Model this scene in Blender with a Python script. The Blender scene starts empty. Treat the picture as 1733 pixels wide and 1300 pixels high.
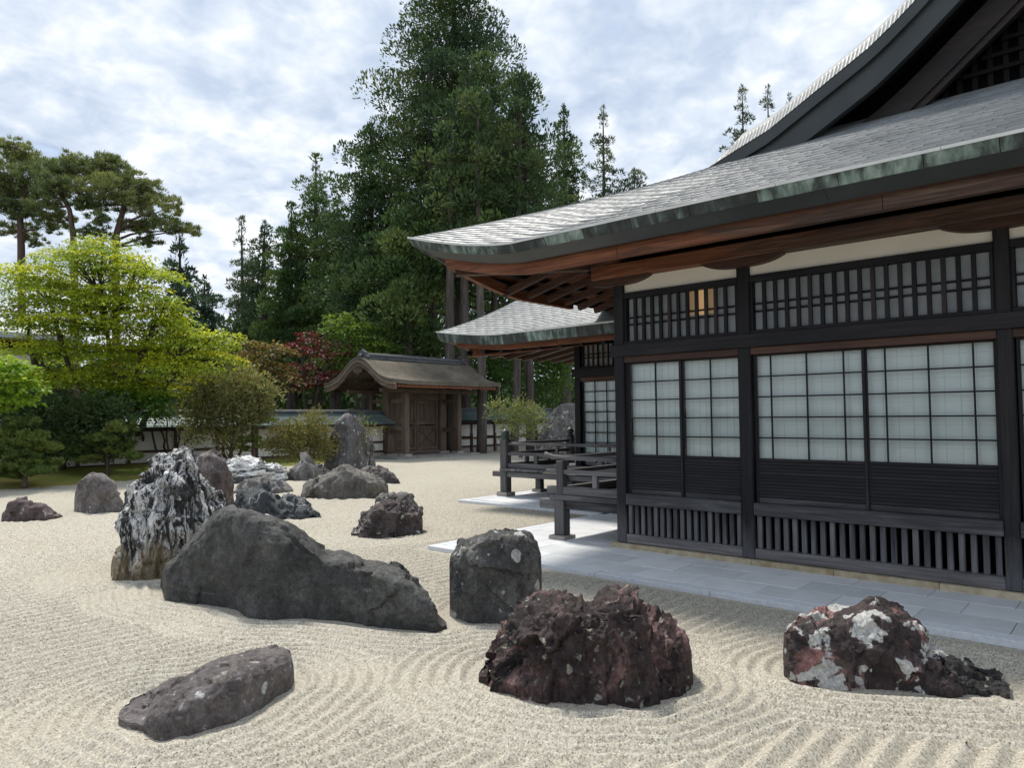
import bpy, math, random
import numpy as np
from mathutils import Vector, Matrix

# ------------------------------------------------------------------ camera, sky, sun, exposure
SC = bpy.context.scene
COL = SC.collection
CX, CY, FL, EYE = 866.5, 650.0, 1229.47, 1.75
YAW, PITCH, ROLL = math.radians(48.717), math.radians(2.572), math.radians(-0.573)
_F = np.array([math.sin(YAW)*math.cos(PITCH), math.cos(YAW)*math.cos(PITCH), math.sin(PITCH)])
_r = np.array([math.cos(YAW), -math.sin(YAW), 0.0]); _u = np.cross(_r, _F)
_R = _r*math.cos(ROLL)+_u*math.sin(ROLL); _U = -_r*math.sin(ROLL)+_u*math.cos(ROLL)
CAMP = np.array([0.0, 0.0, EYE])
cam = bpy.data.cameras.new('camera'); camo = bpy.data.objects.new('camera', cam); COL.objects.link(camo)
camo.matrix_world = Matrix(((_R[0], _U[0], -_F[0], 0), (_R[1], _U[1], -_F[1], 0), (_R[2], _U[2], -_F[2], EYE), (0, 0, 0, 1)))
cam.sensor_fit = 'HORIZONTAL'; cam.sensor_width = 36.0; cam.lens = 36.0*FL/1733.0
cam.clip_start = 0.05; cam.clip_end = 3000
SC.camera = camo
SUN_EL, SUN_AZ = math.radians(60), math.radians(22)      # azimuth measured from +Y towards +X
sl = bpy.data.lights.new('sun', 'SUN'); sl.energy = 2.15; sl.angle = math.radians(8.0); sl.color = (1.0, 0.945, 0.86)
so = bpy.data.objects.new('sun', sl); COL.objects.link(so); so.location = (20, 20, 60)
sd = Vector((math.sin(SUN_AZ)*math.cos(SUN_EL), math.cos(SUN_AZ)*math.cos(SUN_EL), math.sin(SUN_EL)))
so.rotation_euler = sd.to_track_quat('Z', 'Y').to_euler()
SC.view_settings.view_transform = 'Standard'; SC.view_settings.look = 'None'
SC.view_settings.exposure = 0.92; SC.view_settings.gamma = 1.0; SC.view_settings.use_curve_mapping = False
SC.render.engine = 'CYCLES'
try:
    SC.cycles.use_denoising = True; SC.cycles.denoiser = 'OPENIMAGEDENOISE'
except Exception:
    pass
SC.cycles.max_bounces = 6; SC.cycles.diffuse_bounces = 3; SC.cycles.glossy_bounces = 3
SC.cycles.transparent_max_bounces = 8; SC.cycles.caustics_reflective = False; SC.cycles.caustics_refractive = False

def ND(nt, typ, ins=None, **props):
    n = nt.nodes.new(typ)
    for k, v in props.items(): setattr(n, k, v)
    for k, v in (ins or {}).items():
        s = n.inputs[k]
        if isinstance(v, bpy.types.NodeSocket): nt.links.new(v, s)
        else: s.default_value = v
    return n
def MATH(nt, op, a, b=0.0, c=None, clamp=False):
    d = {0: a, 1: b}
    if c is not None: d[2] = c
    return ND(nt, 'ShaderNodeMath', d, operation=op, use_clamp=clamp).outputs[0]
def RAMP(nt, fac, stops, interp='LINEAR'):
    n = ND(nt, 'ShaderNodeValToRGB', {0: fac}); cr = n.color_ramp; cr.interpolation = interp
    while len(cr.elements) < len(stops): cr.elements.new(0.5)
    for e, (p, c) in zip(cr.elements, stops):
        e.position = p
        e.color = (c, c, c, 1) if isinstance(c, (int, float)) else (*c, 1)
    return n.outputs[0]
def MIX(nt, fac, a, b, blend='MIX'):
    n = ND(nt, 'ShaderNodeMix', None, data_type='RGBA', blend_type=blend)
    for s, v in ((n.inputs[0], fac), (n.inputs[6], a), (n.inputs[7], b)):
        if isinstance(v, bpy.types.NodeSocket): nt.links.new(v, s)
        else: s.default_value = v if isinstance(v, (int, float)) else (*v, 1)
    return n.outputs[2]
def NOISE(nt, vec, scale, detail=4.0, rough=0.55, dist=0.0):
    return ND(nt, 'ShaderNodeTexNoise', {'Vector': vec, 'Scale': scale, 'Detail': detail, 'Roughness': rough, 'Distortion': dist}).outputs[0]
def SCALE(nt, vec, s):
    return ND(nt, 'ShaderNodeVectorMath', {0: vec, 1: s}, operation='MULTIPLY').outputs[0]

W = bpy.data.worlds.new('World'); SC.world = W; W.use_nodes = True
wn = W.node_tree; wn.nodes.clear()
sky = ND(wn, 'ShaderNodeTexSky', None, sky_type='NISHITA', sun_disc=False, sun_elevation=SUN_EL, sun_rotation=SUN_AZ, air_density=1.2, dust_density=1.5)
gen = ND(wn, 'ShaderNodeTexCoord').outputs['Generated']
sep = ND(wn, 'ShaderNodeSeparateXYZ', {0: gen})
zz = MATH(wn, 'ADD', MATH(wn, 'MAXIMUM', sep.outputs[2], 0.0), 0.28)
cv = ND(wn, 'ShaderNodeCombineXYZ', {0: MATH(wn, 'DIVIDE', sep.outputs[0], zz), 1: MATH(wn, 'DIVIDE', sep.outputs[1], zz), 2: 0.37}).outputs[0]
big = NOISE(wn, cv, 1.4, 3, 0.5, 0.4)
mid = NOISE(wn, cv, 7.5, 3, 0.5, 0.45)
fin = NOISE(wn, cv, 17.0, 4, 0.55, 0.4)
dens = MATH(wn, 'ADD', MATH(wn, 'MULTIPLY', big, 0.40), MATH(wn, 'ADD', MATH(wn, 'MULTIPLY', mid, 0.36), MATH(wn, 'MULTIPLY', fin, 0.24)))
ccol = RAMP(wn, dens, [(0.37, (2.75, 3.3, 4.25)), (0.45, (3.35, 3.9, 4.75)), (0.52, (4.2, 4.65, 5.3)), (0.60, (5.5, 5.7, 6.0))])
cover = RAMP(wn, MATH(wn, 'ADD', MATH(wn, 'MULTIPLY', big, 0.5), MATH(wn, 'MULTIPLY', mid, 0.5)), [(0.30, 0.45), (0.38, 1.0)])
bcol = MIX(wn, cover, sky.outputs[0], ccol)
bg = ND(wn, 'ShaderNodeBackground', {0: bcol, 1: 0.1})
wo_ = ND(wn, 'ShaderNodeOutputWorld', {0: bg.outputs[0]})

# ------------------------------------------------------------------ geometry helpers
rng = np.random.default_rng(7); random.seed(7)
def ray(x, y): return _F+_R*(x-CX)/FL-_U*(y-CY)/FL
def at_z(x, y, z=0.0): d = ray(x, y); return CAMP+d*(z-EYE)/d[2]
def at_x(x, y, X): d = ray(x, y); return CAMP+d*X/d[0]
def at_y(x, y, Y): d = ray(x, y); return CAMP+d*Y/d[1]
def at_d(x, y, D): return CAMP+ray(x, y)*D
def project(P):
    v = np.asarray(P, float)-CAMP; z = v@_F
    return CX+FL*(v@_R)/z, CY-FL*(v@_U)/z

ORG = {}
def tag(o, label=None, cat=None, group=None, kind=None):
    if label: o['label'] = label
    if cat: o['category'] = cat
    if group: o['group'] = group
    if kind: o['kind'] = kind
    return o
def thing(name, loc, label, cat, group=None):
    o = bpy.data.objects.new(name, None); COL.objects.link(o); o.location = loc; o.empty_display_size = 0.2
    ORG[o] = np.array(loc, float); return tag(o, label, cat, group)
def place(name, me, world, parent=None):
    o = bpy.data.objects.new(name, me); COL.objects.link(o)
    w = np.array(world, float); ORG[o] = w
    if parent is not None: o.parent = parent; o.location = w-ORG[parent]
    else: o.location = w
    return o
def mesh_from(name, V, faces, mat, smooth=False):
    me = bpy.data.meshes.new(name); me.from_pydata([tuple(v) for v in V], [], faces)
    if mat: me.materials.append(mat)
    if smooth: me.polygons.foreach_set('use_smooth', np.ones(len(me.polygons), bool))
    me.update(); return me
def mesh_np(name, V, F, mat, smooth=False):
    """fast mesh from arrays; F is (n,3) or (n,4)"""
    V = np.asarray(V, np.float32); F = np.asarray(F, np.int32); k = F.shape[1]
    me = bpy.data.meshes.new(name); me.vertices.add(len(V)); me.vertices.foreach_set('co', V.ravel())
    me.loops.add(F.size); me.loops.foreach_set('vertex_index', F.ravel())
    me.polygons.add(len(F)); me.polygons.foreach_set('loop_start', np.arange(0, F.size, k, dtype=np.int32))
    try: me.polygons.foreach_set('loop_total', np.full(len(F), k, np.int32))
    except Exception: pass
    if smooth: me.polygons.foreach_set('use_smooth', np.ones(len(F), bool))
    if mat: me.materials.append(mat)
    me.update(calc_edges=True); me.validate(); return me
class MB:
    def __init__(s): s.v = []; s.f = []
    def add(s, V, F):
        n = len(s.v); s.v += [tuple(map(float, p)) for p in V]; s.f += [tuple(i+n for i in f) for f in F]
    def box(s, x0, x1, y0, y1, z0, z1):
        s.add([(x0, y0, z0), (x1, y0, z0), (x1, y1, z0), (x0, y1, z0), (x0, y0, z1), (x1, y0, z1), (x1, y1, z1), (x0, y1, z1)],
              [(3, 2, 1, 0), (4, 5, 6, 7), (0, 1, 5, 4), (1, 2, 6, 5), (2, 3, 7, 6), (3, 0, 4, 7)])
    def tube(s, P, R, n=8, cap=True):
        P = np.asarray(P, float); R = np.broadcast_to(R, (len(P),)); rings = []
        a = np.linspace(0, 2*math.pi, n, endpoint=False)
        T = np.gradient(P, axis=0); ref = np.array([0.31, 0.17, 0.93])
        for p, t, r in zip(P, T, R):
            t = t/(np.linalg.norm(t)+1e-9); q = ref-t*(ref@t)
            if np.linalg.norm(q) < 0.2: q = np.array([1.0, 0, 0])-t*t[0]
            q /= np.linalg.norm(q); b = np.cross(t, q); ref = q
            rings.append(p+r*(np.cos(a)[:, None]*q+np.sin(a)[:, None]*b))
        V = np.concatenate(rings); F = []
        for i in range(len(P)-1):
            for j in range(n):
                k = (j+1) % n; F.append((i*n+j, i*n+k, (i+1)*n+k, (i+1)*n+j))
        if cap: F.append(tuple(range(n))[::-1]); F.append(tuple(range((len(P)-1)*n, len(P)*n)))
        s.add(V, F)
    def beam(s, A, B, w, h, up=(0, 0, 1)):
        """rectangular bar from A to B, w across, h along up"""
        A = np.array(A, float); B = np.array(B, float); d = (B-A)/np.linalg.norm(B-A)
        up = np.array(up, float); sd_ = np.cross(d, up); sd_ /= np.linalg.norm(sd_); u2 = np.cross(sd_, d)
        V = []
        for p in (A, B):
            for a, b in ((-1, -1), (1, -1), (1, 1), (-1, 1)): V.append(p+sd_*a*w/2+u2*b*h/2)
        s.add(V, [(3, 2, 1, 0), (4, 5, 6, 7), (0, 1, 5, 4), (1, 2, 6, 5), (2, 3, 7, 6), (3, 0, 4, 7)])
    def lathe(s, c, prof, n=16):
        V = []; F = []; a = np.linspace(0, 2*math.pi, n, endpoint=False)
        for r, z in prof:
            for t in a: V.append((c[0]+r*math.cos(t), c[1]+r*math.sin(t), c[2]+z))
        for i in range(len(prof)-1):
            for j in range(n):
                k = (j+1) % n; F.append((i*n+j, i*n+k, (i+1)*n+k, (i+1)*n+j))
        F.append(tuple(range(n))[::-1]); F.append(tuple(range((len(prof)-1)*n, len(prof)*n)))
        s.add(V, F)
    def grid(s, G, flip=False):
        G = np.asarray(G, float); n, m = G.shape[:2]
        F = []
        for i in range(n-1):
            for j in range(m-1):
                q = (i*m+j, (i+1)*m+j, (i+1)*m+j+1, i*m+j+1); F.append(q[::-1] if flip else q)
        s.add(G.reshape(-1, 3), F)
    def prism(s, poly, axis, a0, a1):
        """poly: list of 2D points in the plane of the two other axes (in xyz order), extruded along axis"""
        n = len(poly); V = []
        for a in (a0, a1):
            for p in poly:
                q = [p[0], p[1]]; q.insert(axis, a); V.append(q)
        F = [tuple(range(n)), tuple(range(n, 2*n))[::-1]]
        for i in range(n):
            j = (i+1) % n; F.append((i, i+n, j+n, j))
        s.add(V, F)
    def build(s, name, mat, parent=None, smooth=False, origin=None):
        V = np.array(s.v)
        c = np.array(origin, float) if origin is not None else np.array([*(V[:, :2].min(0)+V[:, :2].max(0))/2, V[:, 2].min()])
        return place(name, mesh_from(name, V-c, s.f, mat, smooth), c, parent)
_cb = {}
def cbox_mesh(hx, hy, hz, b, mat):
    key = (round(hx, 4), round(hy, 4), round(hz, 4), b, mat.name)
    if key in _cb: return _cb[key]
    b = min(b, hx*0.45, hy*0.45, hz*0.45)
    V = []; idx = {}
    for i in (-1, 1):
        for j in (-1, 1):
            for k in (-1, 1):
                for a in range(3):
                    p = [i*(hx-b), j*(hy-b), k*(hz-b)]; h = (hx, hy, hz)[a]; p[a] = (i, j, k)[a]*h
                    idx[i, j, k, a] = len(V); V.append(p)
    F = []
    for a in range(3):
        o = [x for x in range(3) if x != a]
        for sg in (-1, 1):
            f = []
            for s1, s2 in ((-1, -1), (1, -1), (1, 1), (-1, 1)):
                c = [0, 0, 0]; c[a] = sg; c[o[0]] = s1; c[o[1]] = s2; f.append(idx[(*c, a)])
            F.append(f)
    for a in range(3):
        o = [x for x in range(3) if x != a]
        for s1 in (-1, 1):
            for s2 in (-1, 1):
                f = []
                for sg, fa in ((-1, o[0]), (1, o[0]), (1, o[1]), (-1, o[1])):
                    c = [0, 0, 0]; c[a] = sg; c[o[0]] = s1; c[o[1]] = s2; f.append(idx[(*c, fa)])
                F.append(f)
    for i in (-1, 1):
        for j in (-1, 1):
            for k in (-1, 1): F.append([idx[i, j, k, a] for a in range(3)])
    Va = np.array(V); out = []
    for f in F:
        n = np.cross(Va[f[1]]-Va[f[0]], Va[f[2]]-Va[f[0]])
        out.append(tuple(f) if n@Va[f].mean(0) > 0 else tuple(f[::-1]))
    me = mesh_from('piece', V, out, mat); _cb[key] = me; return me
def bar(name, mat, parent, x0, x1, y0, y1, z0, z1, b=0.006):
    """one chamfered timber or stone, its own object; alike pieces share mesh data"""
    me = cbox_mesh(abs(x1-x0)/2, abs(y1-y0)/2, abs(z1-z0)/2, b, mat)
    return place(name, me, ((x0+x1)/2, (y0+y1)/2, (z0+z1)/2), parent)

# vectorised gradient noise
_perm = np.random.default_rng(3).permutation(256); _perm = np.concatenate([_perm, _perm, _perm])
_g = np.random.default_rng(4).normal(size=(256, 3)); _g /= np.linalg.norm(_g, axis=1)[:, None]
def perlin(P):
    P = np.asarray(P, float); I = np.floor(P).astype(int); f = P-I; I &= 255
    u = f*f*f*(f*(f*6-15)+10); r = 0
    for dx in (0, 1):
        for dy in (0, 1):
            for dz in (0, 1):
                h = _perm[_perm[_perm[(I[:, 0]+dx) & 255]+((I[:, 1]+dy) & 255)]+((I[:, 2]+dz) & 255)]
                d = (_g[h]*(f-np.array([dx, dy, dz]))).sum(1)
                wgt = np.where(dx, u[:, 0], 1-u[:, 0])*np.where(dy, u[:, 1], 1-u[:, 1])*np.where(dz, u[:, 2], 1-u[:, 2])
                r = r+d*wgt
    return r*1.5
def fbm(P, oct=4, gain=0.5, ridged=False):
    r = 0; a = 1.0; P = np.asarray(P, float).copy()
    for i in range(oct):
        n = perlin(P)
        if ridged: n = 0.5-np.abs(n)*1.6
        r = r+a*n; a *= gain; P = P*2.03+17.7
    return r
def cells(P, seed=0):
    """piecewise planar facets: for each point the tilt of its nearest random cell, and the gap to the next cell"""
    P = np.asarray(P, float); I = np.floor(P).astype(int)
    b1 = np.full(len(P), 9e9); b2 = b1.copy(); out = np.zeros(len(P))
    for dx in (-1, 0, 1):
        for dy in (-1, 0, 1):
            for dz in (-1, 0, 1):
                J = I+np.array([dx, dy, dz]); Jm = (J+seed*31) & 255
                h = _perm[_perm[_perm[Jm[:, 0]]+Jm[:, 1]]+Jm[:, 2]]
                c = J+0.5+_g[h]*0.45; d = ((P-c)**2).sum(1)
                t = ((P-c)*_g[(h*7+13) & 255]).sum(1)+0.35*_g[(h*5+3) & 255][:, 0]
                nb = d < b1
                b2 = np.where(nb, b1, np.minimum(b2, d)); out = np.where(nb, t, out); b1 = np.where(nb, d, b1)
    return out, np.sqrt(b2)-np.sqrt(b1)

# ------------------------------------------------------------------ materials
def new_mat(name):
    m = bpy.data.materials.new(name); m.use_nodes = True; nt = m.node_tree; nt.nodes.clear()
    out = ND(nt, 'ShaderNodeOutputMaterial'); p = ND(nt, 'ShaderNodeBsdfPrincipled'); nt.links.new(p.outputs[0], out.inputs[0])
    return m, nt, p, out
def setin(nt, p, **kw):
    names = dict(color='Base Color', rough='Roughness', metal='Metallic', spec='Specular IOR Level', normal='Normal', coat='Coat Weight')
    for k, v in kw.items():
        s = p.inputs[names[k]]
        if isinstance(v, bpy.types.NodeSocket): nt.links.new(v, s)
        else: s.default_value = (*v, 1) if isinstance(v, tuple) else v
def POS(nt): return ND(nt, 'ShaderNodeNewGeometry').outputs['Position']
def BUMP(nt, h, strength, dist): return ND(nt, 'ShaderNodeBump', {'Height': h, 'Strength': strength, 'Distance': dist}).outputs[0]

def wood(name, dark, mid_, light, axis, rough=0.6, spec=0.35, fine=1.0, splash=None):
    m, nt, p, _ = new_mat(name); pos = POS(nt)
    s = [30.0*fine]*3; s[axis] = 1.3
    rnd = ND(nt, 'ShaderNodeObjectInfo').outputs['Random']
    off = ND(nt, 'ShaderNodeVectorMath', {0: pos, 1: ND(nt, 'ShaderNodeCombineXYZ', {0: MATH(nt, 'MULTIPLY', rnd, 7.0), 1: MATH(nt, 'MULTIPLY', rnd, 5.0), 2: MATH(nt, 'MULTIPLY', rnd, 9.0)}).outputs[0]}, operation='ADD').outputs[0]
    g = NOISE(nt, SCALE(nt, off, tuple(s)), 1.0, 6, 0.65, 0.6)
    s2 = [5.0]*3; s2[axis] = 0.9
    w = NOISE(nt, SCALE(nt, off, tuple(s2)), 1.0, 4, 0.6, 0.4)
    c = RAMP(nt, MATH(nt, 'ADD', MATH(nt, 'MULTIPLY', g, 0.55), MATH(nt, 'ADD', MATH(nt, 'MULTIPLY', w, 0.4), MATH(nt, 'MULTIPLY', rnd, 0.1))), [(0.33, dark), (0.52, mid_), (0.72, light)])
    if splash:
        hz_ = ND(nt, 'ShaderNodeSeparateXYZ', {0: pos}).outputs[2]
        k_ = MATH(nt, 'ADD', MATH(nt, 'MULTIPLY', hz_, -1.1), MATH(nt, 'MULTIPLY', w, 1.6))
        c = MIX(nt, RAMP(nt, k_, [(0.12, 0.0), (0.62, 0.85)]), c, RAMP(nt, g, [(0.3, tuple(x*0.45 for x in splash)), (0.7, splash)]))
    setin(nt, p, color=c, rough=RAMP(nt, g, [(0.3, rough-0.12), (0.7, rough+0.15)]), spec=spec, normal=BUMP(nt, g, 0.35, 0.006))
    return m
AX = 'xyz'
W_DARK = [wood('dark_wood_'+a, (0.004, 0.0042, 0.006), (0.0105, 0.0105, 0.0135), (0.038, 0.034, 0.035), i, 0.58, 0.25, splash=(0.12, 0.12, 0.13)) for i, a in enumerate(AX)]
W_GREY = [wood('grey_weathered_wood_'+a, (0.05, 0.048, 0.05), (0.125, 0.12, 0.122), (0.26, 0.25, 0.25), i, 0.66, 0.3) for i, a in enumerate(AX)]
W_LOW = [wood('dark_grey_wood_'+a, (0.018, 0.018, 0.021), (0.042, 0.042, 0.047), (0.11, 0.11, 0.115), i, 0.62, 0.28, splash=(0.19, 0.19, 0.20)) for i, a in enumerate(AX)]
W_RED = [wood('red_brown_wood_'+a, (0.045, 0.016, 0.009), (0.17, 0.062, 0.030), (0.33, 0.13, 0.065), i, 0.6, 0.3) for i, a in enumerate(AX)]
W_BRN = [wood('brown_wood_'+a, (0.02, 0.011, 0.009), (0.062, 0.032, 0.024), (0.14, 0.075, 0.05), i, 0.6, 0.3) for i, a in enumerate(AX)]
def wood_mix(name, axis):
    m, nt, p, _ = new_mat(name); pos = POS(nt)
    s = [24.0]*3; s[axis] = 1.1; s2 = [3.0]*3; s2[axis] = 0.55
    g = NOISE(nt, SCALE(nt, pos, tuple(s)), 1.0, 6, 0.65, 0.7); w = NOISE(nt, SCALE(nt, pos, tuple(s2)), 1.0, 4, 0.6, 0.5)
    red = RAMP(nt, g, [(0.3, (0.07, 0.024, 0.013)), (0.5, (0.17, 0.062, 0.032)), (0.7, (0.30, 0.125, 0.065))])
    old = RAMP(nt, g, [(0.3, (0.028, 0.017, 0.014)), (0.5, (0.075, 0.045, 0.036)), (0.72, (0.17, 0.115, 0.09))])
    sx = ND(nt, 'ShaderNodeSeparateXYZ', {0: pos})
    near = MATH(nt, 'ADD', w, MATH(nt, 'MULTIPLY', MATH(nt, 'SUBTRACT', sx.outputs[1], 3.6), 0.10))
    setin(nt, p, color=MIX(nt, RAMP(nt, near, [(0.36, 0.0), (0.54, 1.0)]), old, red), rough=0.62, spec=0.3, normal=BUMP(nt, g, 0.35, 0.006)); return m
W_EAVE = [wood_mix('weathered_eave_wood_'+a, i) for i, a in enumerate(AX)]
W_GATE = [wood('gate_wood_'+a, (0.045, 0.031, 0.022), (0.115, 0.082, 0.060), (0.22, 0.168, 0.128), i, 0.7, 0.25) for i, a in enumerate(AX)]

def plain(name, c1, c2, scale=3.0, rough=0.8, spec=0.25, bump=0.0, detail=5.0, rand=0.0, bdist=0.01):
    m, nt, p, _ = new_mat(name); pos = POS(nt)
    n = NOISE(nt, pos, scale, detail, 0.6, 0.2)
    f = n
    if rand:
        rnd = ND(nt, 'ShaderNodeObjectInfo').outputs['Random']
        f = MATH(nt, 'ADD', n, MATH(nt, 'MULTIPLY', MATH(nt, 'SUBTRACT', rnd, 0.5), rand))
    setin(nt, p, color=RAMP(nt, f, [(0.3, c1), (0.7, c2)]), rough=rough, spec=spec)
    if bump: setin(nt, p, normal=BUMP(nt, NOISE(nt, pos, scale*9, 5, 0.65), bump, bdist))
    return m
M_PLASTER = plain('cream_plaster', (0.78, 0.755, 0.69), (0.86, 0.835, 0.77), 1.6, 0.9, 0.15, 0.15)
M_WALLWHITE = plain('white_wall_plaster', (0.60, 0.58, 0.53), (0.76, 0.74, 0.69), 1.1, 0.9, 0.15, 0.1)
M_VOID = plain('shade_black', (0.004, 0.004, 0.004), (0.007, 0.007, 0.007), 2.0, 0.9, 0.0)  # near-black stands in for shade inside the halls and the gable
M_FASCIA = plain('dark_fascia', (0.028, 0.034, 0.036), (0.046, 0.054, 0.056), 1.5, 0.45, 0.45)
M_BASE = plain('tan_base_stone', (0.30, 0.24, 0.15), (0.52, 0.45, 0.32), 9.0, 0.85, 0.2, 0.5, 8.0, 0.25)
M_PAD = plain('pad_stone', (0.26, 0.23, 0.20), (0.42, 0.39, 0.35), 9.0, 0.85, 0.2, 0.4, 6.0)
M_PAVE = plain('granite_paver', (0.56, 0.58, 0.595), (0.70, 0.715, 0.73), 3.0, 0.62, 0.4, 0.12, 10.0, 0.42, 0.004)
M_KERB = plain('granite_kerb', (0.52, 0.55, 0.58), (0.68, 0.71, 0.74), 22.0, 0.7, 0.35, 0.5, 8.0, 0.2, 0.004)
M_JOINT = plain('joint_mortar', (0.07, 0.07, 0.07), (0.12, 0.12, 0.115), 15.0, 0.95, 0.1)
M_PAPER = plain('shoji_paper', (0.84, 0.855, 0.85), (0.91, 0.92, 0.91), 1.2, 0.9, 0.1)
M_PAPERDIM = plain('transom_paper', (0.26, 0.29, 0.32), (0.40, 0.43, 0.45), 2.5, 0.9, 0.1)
M_INNER = plain('pale_inner_lattice', (0.70, 0.72, 0.70), (0.80, 0.81, 0.79), 3.0, 0.8, 0.1)

def glass_mat():
    m, nt, p, out = new_mat('window_glass')
    tr = ND(nt, 'ShaderNodeBsdfTransparent', {0: (0.92, 0.95, 0.95, 1)})
    gl = ND(nt, 'ShaderNodeBsdfGlossy', {0: (1, 1, 1, 1), 'Roughness': 0.06})
    pos = POS(nt)
    bn = BUMP(nt, NOISE(nt, pos, 2.2, 2, 0.5), 0.12, 0.05)
    nt.links.new(bn, gl.inputs['Normal'])
    fr = ND(nt, 'ShaderNodeFresnel', {0: 1.33})
    mx = ND(nt, 'ShaderNodeMixShader', {0: fr.outputs[0], 1: tr.outputs[0], 2: gl.outputs[0]})
    nt.links.new(mx.outputs[0], out.inputs[0]); return m
M_GLASS = glass_mat()
def lamp_mat(power):
    m, nt, p, out = new_mat('lamp_lit_paper')
    setin(nt, p, color=(0.5, 0.40, 0.27), rough=0.9)
    p.inputs['Emission Color'].default_value = (1.0, 0.58, 0.24, 1); p.inputs['Emission Strength'].default_value = power
    return m
M_LAMP = lamp_mat(0.16)
M_LAMPDIM = lamp_mat(0.045)

def copper_roof(name, c1, c2, c3, rough=0.42):
    m, nt, p, _ = new_mat(name); pos = POS(nt)
    n = NOISE(nt, pos, 1.1, 6, 0.6, 0.3); f = NOISE(nt, pos, 14.0, 4, 0.6)
    at = ND(nt, 'ShaderNodeAttribute', None, attribute_name='tone').outputs['Fac']
    v = MATH(nt, 'ADD', MATH(nt, 'ADD', MATH(nt, 'MULTIPLY', n, 0.55), MATH(nt, 'MULTIPLY', f, 0.25)), MATH(nt, 'MULTIPLY', at, 0.15))
    setin(nt, p, color=RAMP(nt, v, [(0.36, c1), (0.56, c2), (0.78, c3)]), rough=RAMP(nt, f, [(0.3, rough-0.08), (0.7, rough+0.12)]), spec=0.5, metal=0.25,
          normal=BUMP(nt, f, 0.12, 0.01))
    return m
M_ROOF = copper_roof('weathered_copper_shingle', (0.12, 0.132, 0.137), (0.20, 0.212, 0.216), (0.31, 0.32, 0.325), 0.5)
M_WROOF = copper_roof('green_copper_wall_roof', (0.09, 0.135, 0.132), (0.17, 0.23, 0.225), (0.30, 0.35, 0.345), 0.36)
def patina_mat(name, lo):
    m, nt, p, _ = new_mat(name); pos = POS(nt)
    st = NOISE(nt, SCALE(nt, pos, (9.0, 9.0, 1.2)), 1.0, 5, 0.6, 0.3)
    bg_ = NOISE(nt, SCALE(nt, pos, (1.6, 1.6, 1.0)), 1.0, 3, 0.5)
    rnd = ND(nt, 'ShaderNodeObjectInfo').outputs['Random']
    v = MATH(nt, 'ADD', MATH(nt, 'ADD', MATH(nt, 'MULTIPLY', st, 0.6), MATH(nt, 'MULTIPLY', bg_, 0.35)), MATH(nt, 'MULTIPLY', rnd, 0.16))
    setin(nt, p, color=RAMP(nt, v, [(0.46, lo), (0.55, (0.045, 0.062, 0.06)), (0.64, (0.15, 0.21, 0.19)), (0.78, (0.34, 0.41, 0.37))]), rough=0.55, spec=0.4, normal=BUMP(nt, st, 0.2, 0.01))
    return m
M_PATINA = patina_mat('patinated_copper_edge', (0.02, 0.025, 0.026))
M_RIM = plain('lit_edge_copper', (0.55, 0.57, 0.58), (0.70, 0.71, 0.71), 4.0, 0.5, 0.5)  # pale tone paints the lit copper edge of the lowest course

def thatch_mat():
    m, nt, p, _ = new_mat('cypress_bark_thatch'); pos = POS(nt)
    n = NOISE(nt, pos, 0.9, 5, 0.6, 0.4); f = NOISE(nt, SCALE(nt, pos, (12, 5, 30)), 1.0, 6, 0.7); g = NOISE(nt, pos, 22, 5, 0.7)
    v = MATH(nt, 'ADD', MATH(nt, 'MULTIPLY', n, 0.45), MATH(nt, 'ADD', MATH(nt, 'MULTIPLY', f, 0.3), MATH(nt, 'MULTIPLY', g, 0.25)))
    setin(nt, p, color=RAMP(nt, v, [(0.34, (0.05, 0.043, 0.034)), (0.5, (0.135, 0.118, 0.092)), (0.66, (0.25, 0.22, 0.17))]), rough=0.95, spec=0.1, normal=BUMP(nt, MATH(nt, 'ADD', f, g), 0.7, 0.03))
    return m
M_THATCH = thatch_mat()

def leaf_mat(name, transl=0.35, rough=0.55, spec=0.3):
    m, nt, p, out = new_mat(name)
    at = ND(nt, 'ShaderNodeAttribute', None, attribute_name='col').outputs['Color']
    setin(nt, p, color=at, rough=rough, spec=spec)
    tb = ND(nt, 'ShaderNodeBsdfTranslucent', {0: MIX(nt, 0.5, at, MIX(nt, 1.0, at, (1.3, 1.25, 0.5), 'MULTIPLY'))})
    mx = ND(nt, 'ShaderNodeMixShader', {0: transl, 1: p.outputs[0], 2: tb.outputs[0]})
    nt.links.new(mx.outputs[0], out.inputs[0]); return m
M_LEAF = leaf_mat('broad_leaf', 0.4); M_NEEDLE = leaf_mat('conifer_needle', 0.22, 0.6, 0.25)
M_BARK = wood('bark', (0.035, 0.028, 0.022), (0.085, 0.07, 0.056), (0.17, 0.145, 0.12), 2, 0.9, 0.1, 0.6)
M_CBARK = wood('cedar_bark', (0.032, 0.027, 0.023), (0.085, 0.073, 0.063), (0.18, 0.16, 0.14), 2, 0.9, 0.1, 0.35)
M_PBARK = wood('red_pine_bark', (0.04, 0.03, 0.025), (0.11, 0.078, 0.062), (0.21, 0.155, 0.125), 2, 0.9, 0.1, 0.5)

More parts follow.
